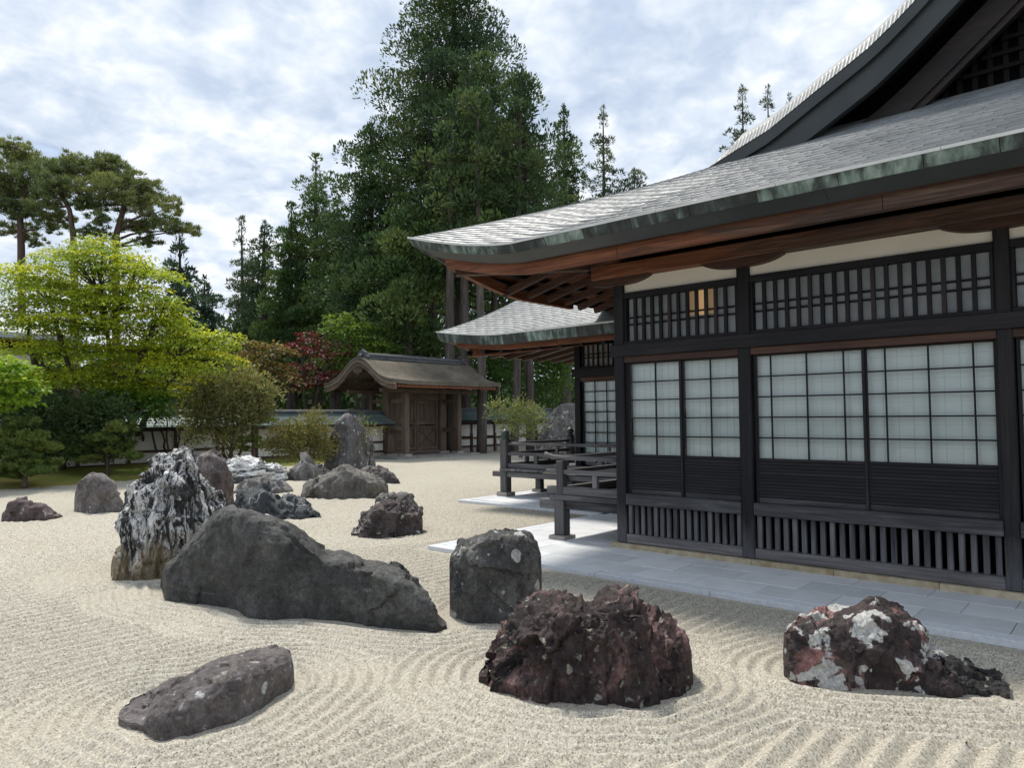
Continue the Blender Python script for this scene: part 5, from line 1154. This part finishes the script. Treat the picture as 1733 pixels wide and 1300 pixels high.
cedar(425, 60, 420, [(420, 5), (480, 24), (560, 40), (640, 48)], 660, 80, 0.85, 'low grey green cedar between the two slim conifers', [(0.07, 0.115, 0.055), (0.09, 0.135, 0.06)], nl=60)
cedar(300, 41, 390, [(390, 3), (430, 20), (480, 32), (540, 42), (600, 45)], 620, 80, 0.62, 'blue green conifer rising behind the bright maple', BLU, nl=46, leaf=(0.34, 0.10), trunk=0.2, flat=0.5, branches=0.7)
cedar(346, 47, 470, [(470, 4), (510, 28), (570, 42), (640, 46)], 650, 70, 0.7, 'short blue green conifer between bright maple and cedar row', BLU, nl=46)
cedar(1268, 55, 138, [(138, 3), (180, 16), (230, 30), (300, 36)], 320, 50, 0.55, 'thin pale conifer peeping over the gable roof', PALE, nl=26, leaf=(0.34, 0.09), trunk=0.2, flat=0.55, branches=0.9)
cedar(1312, 57, 138, [(138, 3), (190, 15), (250, 26), (320, 30)], 330, 40, 0.5, 'second thin pale conifer half hidden by the gable roof', PALE, nl=26, leaf=(0.34, 0.09), trunk=0.2, flat=0.55, branches=0.9)
cedar(1352, 60, 150, [(150, 3), (200, 16), (260, 24)], 300, 30, 0.5, 'third thin pale conifer almost hidden by the gable roof', PALE, nl=26, leaf=(0.34, 0.09), trunk=0.2, flat=0.55, branches=0.9)
trk = [(729, 41, 0.3, 'dark cedar trunk above the middle of the gate ridge'), (764, 36, 0.30, 'grey cedar trunk above the right end of the gate ridge'), (789, 38, 0.30, 'thick brown cedar trunk left of the wing roof tip'), (812, 36, 0.24, 'pale cedar trunk under the wing roof tip'), (868, 36, 0.20, 'pale leaning cedar trunk under the wing eave, left of a pair'), (894, 37, 0.21, 'pale straight cedar trunk under the wing eave, right of a pair'), (838, 43, 0.24, 'thin grey trunk in the shade under the wing eave')]
for px, D, rad, lab in trk:
    cedar(px, D, 60+rng.integers(0, 120), [(40, 10), (200, 50), (330, 60), (470, 40)], 430, 40, 0.9, lab, DK, nl=40, trunk=rad*1.0, lean=0.5 if px == 868 else 0.05)

# pines
def pine(px, D, pads, stem, label, name='pine_tree', cat='tree', group='umbrella pines beyond the wall', leaf=(0.26, 0.04), dens=1.8, cols=None, rad=0.2, base=None, thick=1.0, ls=1.0, rb=1.0):
    b0 = ground_under(px, D) if base is None else np.asarray(base, float)
    t = thing(name, b0, label, cat, group)
    pts = [at_d(x, y, D) for x, y in stem]; pts = [np.array([b0[0], b0[1], -0.1+b0[2]])]+pts
    pts = np.array(pts); k = np.linspace(0, 1, len(pts)); kk = np.linspace(0, 1, 24)
    sm = np.stack([np.interp(kk, k, pts[:, i]) for i in range(3)], 1)
    trunk_tube('trunk', M_PBARK, t, sm, rad*(1-0.72*kk), 10)
    lv = Leaves(); br = MB(); cols = cols or [(0.20, 0.24, 0.09), (0.25, 0.28, 0.10), (0.155, 0.20, 0.08)]
    for (x, y, rx, ry, dd) in pads:
        c = at_d(x, y, D+dd); r = np.array([rx*pxm(D), rx*pxm(D), ry*pxm(D)*thick]); m = max(3, int(rx*rx/ls/26))
        j = np.argmin(np.abs(sm[:, 2]-(c[2]-0.15*np.hypot(*(c-sm[-1])[:2])))); q = sm[min(j, len(sm)-1)]
        md = (q+c)/2+np.array([0, 0, 0.12*np.linalg.norm(c-q)*rng.uniform(-0.6, 0.9)]); br.tube([q, (q+md)/2+rng.normal(size=3)*0.05, md, (md+c)/2+rng.normal(size=3)*0.06, c], np.array([0.36, 0.28, 0.2, 0.14, 0.06])*rad*rb, 6, False)
        base_c = np.array(cols[rng.integers(len(cols))])
        for i in range(m):
            o = rdir(1)[0]*r*np.array([1.15, 1.15, 1.5])*rng.random()**0.45; cc = c+o; s = rx*pxm(D)*0.20*rng.uniform(0.6, 1.4)
            clump(lv, cc, (s, s, s*0.55*thick), int(27*dens), leaf[0], leaf[1], base_c*rng.uniform(0.75, 1.3), 0.75, 0.55, shell=0.1)
            if rng.random() < 0.3: br.tube([c-np.array([0, 0, r[2]*0.4]), (c+cc)/2-np.array([0, 0, r[2]*0.3]), cc], np.array([0.07, 0.05, 0.025])*rad*rb, 4, False)
    br.build('branches', M_PBARK, t, True)['kind'] = 'stuff'; lv.build('crown', M_NEEDLE, t); return t
pine(40, 42, [(20, 262, 40, 16, 0), (55, 275, 38, 14, 1), (5, 300, 45, 16, -1), (70, 300, 40, 15, 0), (30, 325, 50, 15, 1), (85, 330, 34, 13, -1), (10, 352, 42, 13, 0), (55, 362, 34, 11, 0), (20, 390, 36, 10, 1), (85, 385, 26, 9, 0), (20, 245, 24, 10, 0), (60, 408, 22, 8, 1), (-25, 330, 45, 15, 0)], [(36, 420), (34, 370), (42, 320), (30, 270)], 'red trunked umbrella pine at the far left edge', rad=0.24)
pine(126, 40, [(105, 285, 36, 12, 0), (140, 290, 34, 12, 1), (90, 312, 34, 11, -1), (128, 318, 40, 12, 0), (168, 300, 26, 11, 1), (80, 345, 30, 10, 0), (150, 345, 30, 9, 0), (95, 372, 28, 9, 1), (165, 370, 24, 8, -1), (118, 270, 24, 9, 0)], [(126, 440), (124, 400), (118, 355), (104, 330), (112, 300)], 'umbrella pine with bent dark trunk, middle of three', rad=0.22)
pine(198, 40, [(185, 285, 34, 14, 0), (170, 272, 20, 9, 0), (205, 300, 40, 14, 1), (240, 315, 38, 12, 0), (180, 318, 40, 13, -1), (265, 340, 34, 10, 1), (220, 345, 40, 10, 0), (285, 352, 26, 9, -1), (300, 385, 30, 9, 0), (270, 375, 30, 9, 0), (160, 345, 26, 10, 0), (235, 385, 34, 9, 1), (190, 275, 24, 10, 0), (160, 395, 30, 9, 0), (320, 392, 18, 7, 0), (250, 408, 24, 8, 0)], [(196, 440), (196, 400), (206, 365), (212, 340), (200, 310), (190, 290)], 'umbrella pine spreading to the right, rightmost of three', rad=0.23)
NIW = [(0.15, 0.205, 0.05), (0.19, 0.24, 0.06), (0.12, 0.175, 0.048)]
def niwaki(base_px, pads, stem, label, dd=0.0):
    g = at_z(*base_px, 0.10); D = (g-CAMP)@_F
    pine(0, D, [(*p, rng.uniform(-0.35, 0.35)) for p in pads], stem, label, 'garden_pine', 'tree', 'clipped garden pines', (0.13, 0.022), 2.2, NIW, 0.075, g, 0.8, 0.5, 1.0)
niwaki((42, 819), [(36, 716, 26, 7), (14, 734, 26, 8), (56, 738, 22, 7), (38, 749, 28, 7), (74, 757, 22, 8), (12, 760, 26, 8), (36, 770, 26, 8), (80, 783, 24, 7), (40, 787, 28, 8), (8, 795, 26, 8), (66, 797, 24, 6), (30, 803, 26, 7)], [(42, 800), (40, 775), (44, 745), (38, 722)], 'clipped garden pine in tiers at the left edge of the moss')
niwaki((182, 806), [(204, 724, 26, 8), (170, 744, 22, 8), (196, 760, 24, 7), (142, 764, 24, 8), (152, 777, 22, 6), (226, 771, 18, 6), (183, 773, 16, 6), (214, 748, 16, 6)], [(182, 790), (180, 770), (188, 745), (202, 728)], 'small clipped pine with open tiers behind the round boulder')
niwaki((428, 789), [(428, 697, 17, 7), (414, 713, 22, 6), (446, 711, 20, 5), (420, 744, 20, 6), (448, 752, 18, 6), (408, 760, 14, 5)], [(428, 770), (429, 740), (427, 715), (428, 700)], 'small clipped pine with pale stem left of the yellowish shrub')

# broadleaved trees
def broadleaf(px, D, blobs, label, cols, name='maple_tree', cat='tree', group='maples around the garden wall', leaf=(0.14, 0.10), spray=0.62, dens=1.0, stems=None, layered=True, base=None, rad=0.11, deep=1.0, per=46, mat=None, top_lit=None, nbranch=0.10, flatk=1.0, squash=1.0):
    b0 = ground_under(px, D) if base is None else np.asarray(base, float)
    t = thing(name, b0, label, cat, group); lv = Leaves(); br = MB(); tr = MB()
    m_ = pxm(D); stems = stems or [(px, 690)]
    tops = []
    for (sx, sy) in stems:
        e = at_d(sx, sy, D)+np.array([0, 0, 0]); q0 = b0+np.array([rng.normal()*0.12, rng.normal()*0.12, -0.1]); k = np.linspace(0, 1, 9)[:, None]
        mid_ = (q0+e)/2+rng.normal(size=3)*np.array([0.25, 0.25, 0.1])*np.linalg.norm(e-q0)*0.22
        pts = (1-k)**2*q0+2*k*(1-k)*mid_+k**2*e; pts[1:-1] += rng.normal(size=(7, 3))*0.04
        tr = MB(); tr.tube(pts, rad*(1-0.6*k[:, 0])*rng.uniform(0.7, 1.1), 8); tr.build('trunk', M_BARK, t, True); tops.append(e)
    for (x, y, rx, ry) in blobs:
        c = at_d(x, y, D); R3 = np.array([rx*m_, rx*m_*deep, ry*m_*squash])
        e = tops[int(np.argmin([np.linalg.norm(c-q) for q in tops]))]
        md = (e+c)/2+np.array([0, 0, 0.12*np.linalg.norm(c-e)])+rng.normal(size=3)*0.1; br.tube([e, (e+md)/2, md, c], np.array([0.55, 0.42, 0.3, 0.12])*rad, 6, False)
        n = max(4, int(dens*rx*ry*m_*m_/(spray*spray)*(11.0 if layered else 9.0)))
        for i in range(n):
            o = rdir(1)[0]*rng.random()**0.45; p = c+o*R3
            tilt = o*np.array([1, 1, 0])*0.28
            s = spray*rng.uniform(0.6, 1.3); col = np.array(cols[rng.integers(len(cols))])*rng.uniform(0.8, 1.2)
            if top_lit is not None and o[2] > 0.1 and rng.random() < 0.75: col = np.array(top_lit[rng.integers(len(top_lit))])*rng.uniform(0.85, 1.2)  # upper sprays brighter: light from above put into the leaf colour
            k = int(per*s/spray)
            a = rng.uniform(0, 2*math.pi, k); r_ = s*np.sqrt(rng.random(k))
            if layered:
                L3 = np.stack([np.cos(a)*r_, np.sin(a)*r_, rng.normal(size=k)*0.06*spray*flatk-0.22*flatk*r_**2/s], 1); L3[:, 2] -= L3[:, :2]@tilt[:2]*1.2
                Dd = np.stack([np.cos(a), np.sin(a), -0.25+rng.normal(size=k)*0.3], 1)+rng.normal(size=(k, 3))*0.45
                Nn = np.array([0, 0, 1.0])+rng.normal(size=(k, 3))*0.35
            else:
                L3 = rdir(k)*r_[:, None]; Dd = unit(L3)+np.array([0, 0, 0.35])+rng.normal(size=(k, 3))*0.5; Nn = rdir(k)
            cc = col*(1+rng.normal(size=(k, 1))*0.14)*(1+rng.normal(size=(k, 3))*0.05)
            lv.add(p+L3, Dd, Nn, leaf[0]*rng.uniform(0.6, 1.35, k), leaf[1]*rng.uniform(0.6, 1.35, k), cc)
            if rng.random() < nbranch: br.tube([md, (md+p)/2+np.array([0, 0, -0.05]), p], np.array([0.2, 0.14, 0.06])*rad, 4, False)
    br.build('branches', M_BARK, t, True)['kind'] = 'stuff'; lv.build('crown', mat or M_LEAF, t); return t
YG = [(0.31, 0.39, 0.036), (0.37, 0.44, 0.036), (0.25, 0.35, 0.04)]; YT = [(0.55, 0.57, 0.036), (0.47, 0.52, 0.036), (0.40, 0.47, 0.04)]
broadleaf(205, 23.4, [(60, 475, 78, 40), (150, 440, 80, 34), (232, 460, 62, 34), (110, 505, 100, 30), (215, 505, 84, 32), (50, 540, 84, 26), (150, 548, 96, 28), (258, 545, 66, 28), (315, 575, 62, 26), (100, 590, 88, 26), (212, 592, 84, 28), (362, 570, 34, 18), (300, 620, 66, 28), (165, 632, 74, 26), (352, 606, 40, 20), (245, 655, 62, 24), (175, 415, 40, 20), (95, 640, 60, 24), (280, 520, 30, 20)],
    'broad maple with bright yellow green layered foliage, largest on the left', YG, stems=[(110, 600), (180, 560), (240, 600), (290, 640), (60, 620), (205, 640)], base=at_z(205, 786, 0.15), rad=0.17, deep=0.95, dens=2.6, spray=0.70, per=78, top_lit=YT, flatk=0.4, leaf=(0.10, 0.07), squash=0.85)
broadleaf(0, 19.0, [(8, 618, 38, 24), (25, 650, 36, 26), (-10, 670, 45, 25)], 'fresh light green maple branch hanging in at the left edge', [(0.20, 0.34, 0.035), (0.26, 0.40, 0.04)], stems=[(-60, 620), (-30, 660)], base=at_z(-75, 830, 0.1), rad=0.12, dens=1.3, spray=0.45, leaf=(0.16, 0.11), top_lit=[(0.30, 0.42, 0.045)])
broadleaf(236, 22.9, [(220, 680, 44, 13), (255, 690, 30, 14), (190, 668, 34, 12), (275, 672, 26, 12)], 'low deep green maple boughs under the bright maple', [(0.06, 0.14, 0.028), (0.08, 0.17, 0.03)], stems=[(235, 690)], base=at_z(243, 782, 0.18), rad=0.085, dens=1.2, spray=0.45, top_lit=[(0.15, 0.26, 0.03)])
broadleaf(530, 36, [(525, 590, 42, 22), (560, 600, 32, 22), (500, 622, 36, 16), (545, 635, 42, 18), (520, 570, 26, 12), (575, 640, 26, 18)], 'dark red maple behind the wall left of the gate', [(0.13, 0.018, 0.026), (0.10, 0.016, 0.022), (0.17, 0.03, 0.036)], rad=0.15, stems=[(540, 650), (515, 640)], dens=0.55, spray=0.75, leaf=(0.17, 0.11), top_lit=[(0.22, 0.035, 0.05)])
broadleaf(450, 34, [(430, 600, 38, 20), (465, 590, 30, 18), (450, 625, 44, 18), (480, 645, 28, 18), (420, 580, 26, 12)], 'bronze leaved maple between bright maple and red maple', [(0.17, 0.135, 0.04), (0.21, 0.155, 0.045), (0.13, 0.12, 0.04)], rad=0.12, stems=[(455, 640)], dens=0.9, leaf=(0.16, 0.10), top_lit=[(0.27, 0.20, 0.06)])
broadleaf(600, 37, [(585, 545, 32, 18), (615, 560, 36, 18), (640, 590, 32, 18), (590, 600, 34, 20), (560, 560, 20, 12), (610, 620, 30, 18)], 'light green maple behind the left end of the gate roof', [(0.10, 0.19, 0.03), (0.14, 0.23, 0.035)], rad=0.13, stems=[(600, 630)], dens=1.1, leaf=(0.17, 0.11), top_lit=[(0.20, 0.30, 0.045)])
broadleaf(690, 41, [(670, 560, 38, 24), (710, 570, 36, 22), (740, 590, 30, 24), (680, 600, 40, 20), (650, 540, 26, 16)], 'green maple in the shade above the gate ridge', [(0.075, 0.15, 0.03), (0.10, 0.18, 0.03)], rad=0.13, stems=[(690, 640)], dens=0.9, leaf=(0.18, 0.12), top_lit=[(0.15, 0.24, 0.04)])
broadleaf(835, 39, [(825, 600, 34, 30), (850, 640, 36, 28), (815, 640, 26, 24), (860, 595, 22, 24)], 'green leafy tree right of the gate roof', [(0.06, 0.135, 0.03), (0.085, 0.165, 0.035)], rad=0.12, stems=[(835, 660)], dens=1.0, leaf=(0.18, 0.11), layered=False, top_lit=[(0.13, 0.22, 0.04)])
broadleaf(935, 40, [(920, 590, 36, 40), (950, 610, 36, 36), (930, 650, 40, 26), (955, 560, 26, 26)], 'green leafy tree filling the gap beside the wing', [(0.06, 0.135, 0.03), (0.09, 0.17, 0.035)], rad=0.12, stems=[(935, 660)], dens=1.0, leaf=(0.18, 0.11), layered=False, top_lit=[(0.15, 0.24, 0.045)])
SHG = 'shrubs along the garden wall'
broadleaf(395, 24.6, [(350, 655, 42, 26), (400, 650, 46, 28), (440, 665, 34, 26), (380, 695, 50, 28), (430, 700, 36, 24), (345, 700, 34, 24), (395, 735, 36, 18), (330, 730, 22, 14)], 'large rounded olive evergreen shrub with twisted stems, left of the clipped pine', [(0.19, 0.20, 0.075), (0.155, 0.175, 0.075), (0.24, 0.235, 0.10)], name='shrub', cat='shrub', group=SHG, stems=[(350, 700), (395, 690), (440, 700), (370, 720), (415, 720)], base=at_z(388, 783, 0.2), rad=0.07, spray=0.36, leaf=(0.15, 0.055), layered=False, per=30, top_lit=[(0.30, 0.27, 0.08), (0.25, 0.25, 0.11)], dens=1.7)
broadleaf(520, 24.2, [(490, 735, 32, 20), (525, 730, 36, 22), (505, 757, 40, 18), (545, 755, 26, 20), (535, 710, 18, 12), (470, 755, 20, 14)], 'yellowish small leaved shrub left of the monolith', [(0.20, 0.19, 0.065), (0.165, 0.17, 0.06), (0.24, 0.22, 0.08)], name='shrub', cat='shrub', group=SHG, stems=[(495, 750), (530, 745), (515, 755)], base=at_z(512, 786, 0.15), rad=0.03, spray=0.30, leaf=(0.10, 0.04), layered=False, per=40, dens=1.8)
broadleaf(618, 25.2, [(615, 712, 16, 10), (630, 730, 18, 12), (612, 742, 14, 12)], 'thin yellow green shrub showing right of the monolith', [(0.20, 0.20, 0.06), (0.24, 0.22, 0.07)], name='shrub', cat='shrub', group=SHG, stems=[(615, 740), (626, 735)], base=at_z(618, 786, 0.1), rad=0.025, spray=0.26, leaf=(0.10, 0.036), layered=False, per=16, dens=0.7)
broadleaf(868, 24.3, [(850, 700, 28, 18), (880, 695, 34, 20), (905, 705, 24, 20), (862, 725, 22, 14), (895, 728, 20, 14)], 'pale green shrub in front of the wall right of the gate', [(0.15, 0.19, 0.065), (0.125, 0.165, 0.06)], name='shrub', cat='shrub', group=SHG, stems=[(860, 720), (885, 715), (898, 720)], base=at_z(878, 770, 0.05), rad=0.03, spray=0.30, leaf=(0.11, 0.04), layered=False, per=30, dens=1.0, top_lit=[(0.20, 0.22, 0.08)])
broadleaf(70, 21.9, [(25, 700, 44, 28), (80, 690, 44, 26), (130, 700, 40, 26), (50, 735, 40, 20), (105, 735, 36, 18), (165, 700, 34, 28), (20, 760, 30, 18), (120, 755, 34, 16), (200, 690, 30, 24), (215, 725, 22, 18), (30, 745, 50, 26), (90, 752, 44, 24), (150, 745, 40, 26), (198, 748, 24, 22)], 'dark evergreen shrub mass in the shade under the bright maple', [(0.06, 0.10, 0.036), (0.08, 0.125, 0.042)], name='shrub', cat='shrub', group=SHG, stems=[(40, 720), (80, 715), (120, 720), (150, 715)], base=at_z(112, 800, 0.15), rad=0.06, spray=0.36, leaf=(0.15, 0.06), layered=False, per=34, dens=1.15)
broadleaf(300, 25.0, [(270, 700, 22, 12), (310, 715, 22, 12), (290, 690, 24, 12), (335, 745, 14, 9)], 'thin stemmed shrub with bare twisted trunks before the white wall', [(0.10, 0.12, 0.04), (0.13, 0.15, 0.045)], name='shrub', cat='shrub', group=SHG, stems=[(262, 700), (282, 705), (305, 720), (325, 735), (245, 700)], base=at_z(285, 786, 0.2), rad=0.05, spray=0.32, leaf=(0.13, 0.05), layered=False, per=22, dens=0.8)

# far wood that closes the view behind the single trees
def far_wood():
    lv = Leaves()
    xs = [-200, 60, 200, 340, 420, 520, 640, 760, 900, 1000, 1120]; tops = [600, 600, 600, 590, 560, 520, 470, 440, 440, 460, 480]
    for i in range(1000):
        px = rng.uniform(-200, 1120); D = rng.uniform(56, 74); yt = np.interp(px, xs, tops); y = rng.uniform(yt, 712)
        c = at_d(px, y, D); s = rng.uniform(1.2, 2.3); col = np.array(DK[rng.integers(3)])*rng.uniform(0.8, 1.5)
        if y > 560 and rng.random() < 0.3: col = np.array([0.07, 0.125, 0.03])*rng.uniform(0.8, 1.3)
        clump(lv, c, (s, s, s*0.8), 40, 0.75, 0.3, col)
    o = lv.build('far_wood', M_NEEDLE); tag(o, 'dark wood closing the view behind the single trees', 'wood', kind='stuff')
far_wood()
# house half hidden behind the bright maple
LH = thing('house', at_d(20, 705, 37)*np.array([1, 1, 0]), 'low house with pale hipped roof half hidden behind the bright maple', 'house')
c0 = at_d(-40, 543, 37); hz = c0[2]; ce = at_d(108, 577, 35)
ew = ce-c0; M_LROOF = plain('pale_copper_roof', (0.30, 0.32, 0.33), (0.42, 0.44, 0.45), 1.5, 0.5, 0.4)
hx, hy, ez = ce[0]-6.0, ce[1]+2.0, ce[2]
rx, ry = 6.0, 4.5
b = MB(); b.add([(hx-rx, hy-ry, ez), (hx+rx, hy-ry, ez), (hx+rx, hy+ry, ez), (hx-rx, hy+ry, ez), (hx-2, hy, ez+1.5), (hx+2, hy, ez+1.5), (hx-rx, hy-ry, ez-0.25), (hx+rx, hy-ry, ez-0.25), (hx+rx, hy+ry, ez-0.25), (hx-rx, hy+ry, ez-0.25)],
    [(0, 1, 5, 4), (1, 2, 5), (2, 3, 4, 5), (3, 0, 4), (6, 7, 1, 0), (7, 8, 2, 1), (8, 9, 3, 2), (9, 6, 0, 3), (9, 8, 7, 6)]); b.build('roof', M_LROOF, LH)
b = MB(); b.box(hx-4.8, hx+4.8, hy-3.3, hy+3.3, 0, ez-0.25); b.build('wall', W_DARK[2], LH)
for k in range(6):
    xx = hx-4.4+k*1.5; bar('window', M_WALLWHITE, LH, xx, xx+1.2, hy-3.33, hy-3.29, ez-1.9, ez-0.7, 0.003)

# a few dry leaves and twigs dropped on the gravel
lv = Leaves(); n_ = 46
q = np.array([at_z(rng.uniform(100, 1650), rng.uniform(900, 1280), 0.02) for _ in range(n_)]); q = q[q[:, 0] < 6.5]; n_ = len(q)
dd_ = rng.normal(size=(n_, 3)); dd_[:, 2] *= 0.2
lv.add(q, dd_, np.array([0, 0, 1.0])+rng.normal(size=(n_, 3))*0.3, rng.uniform(0.015, 0.045, n_), rng.uniform(0.008, 0.02, n_), np.array([[0.07, 0.05, 0.03]])*rng.uniform(0.5, 1.6, (n_, 1)))
tag(lv.build('fallen_leaves', M_LEAF), 'scattered dry leaves on the raked gravel', 'leaves', kind='stuff')
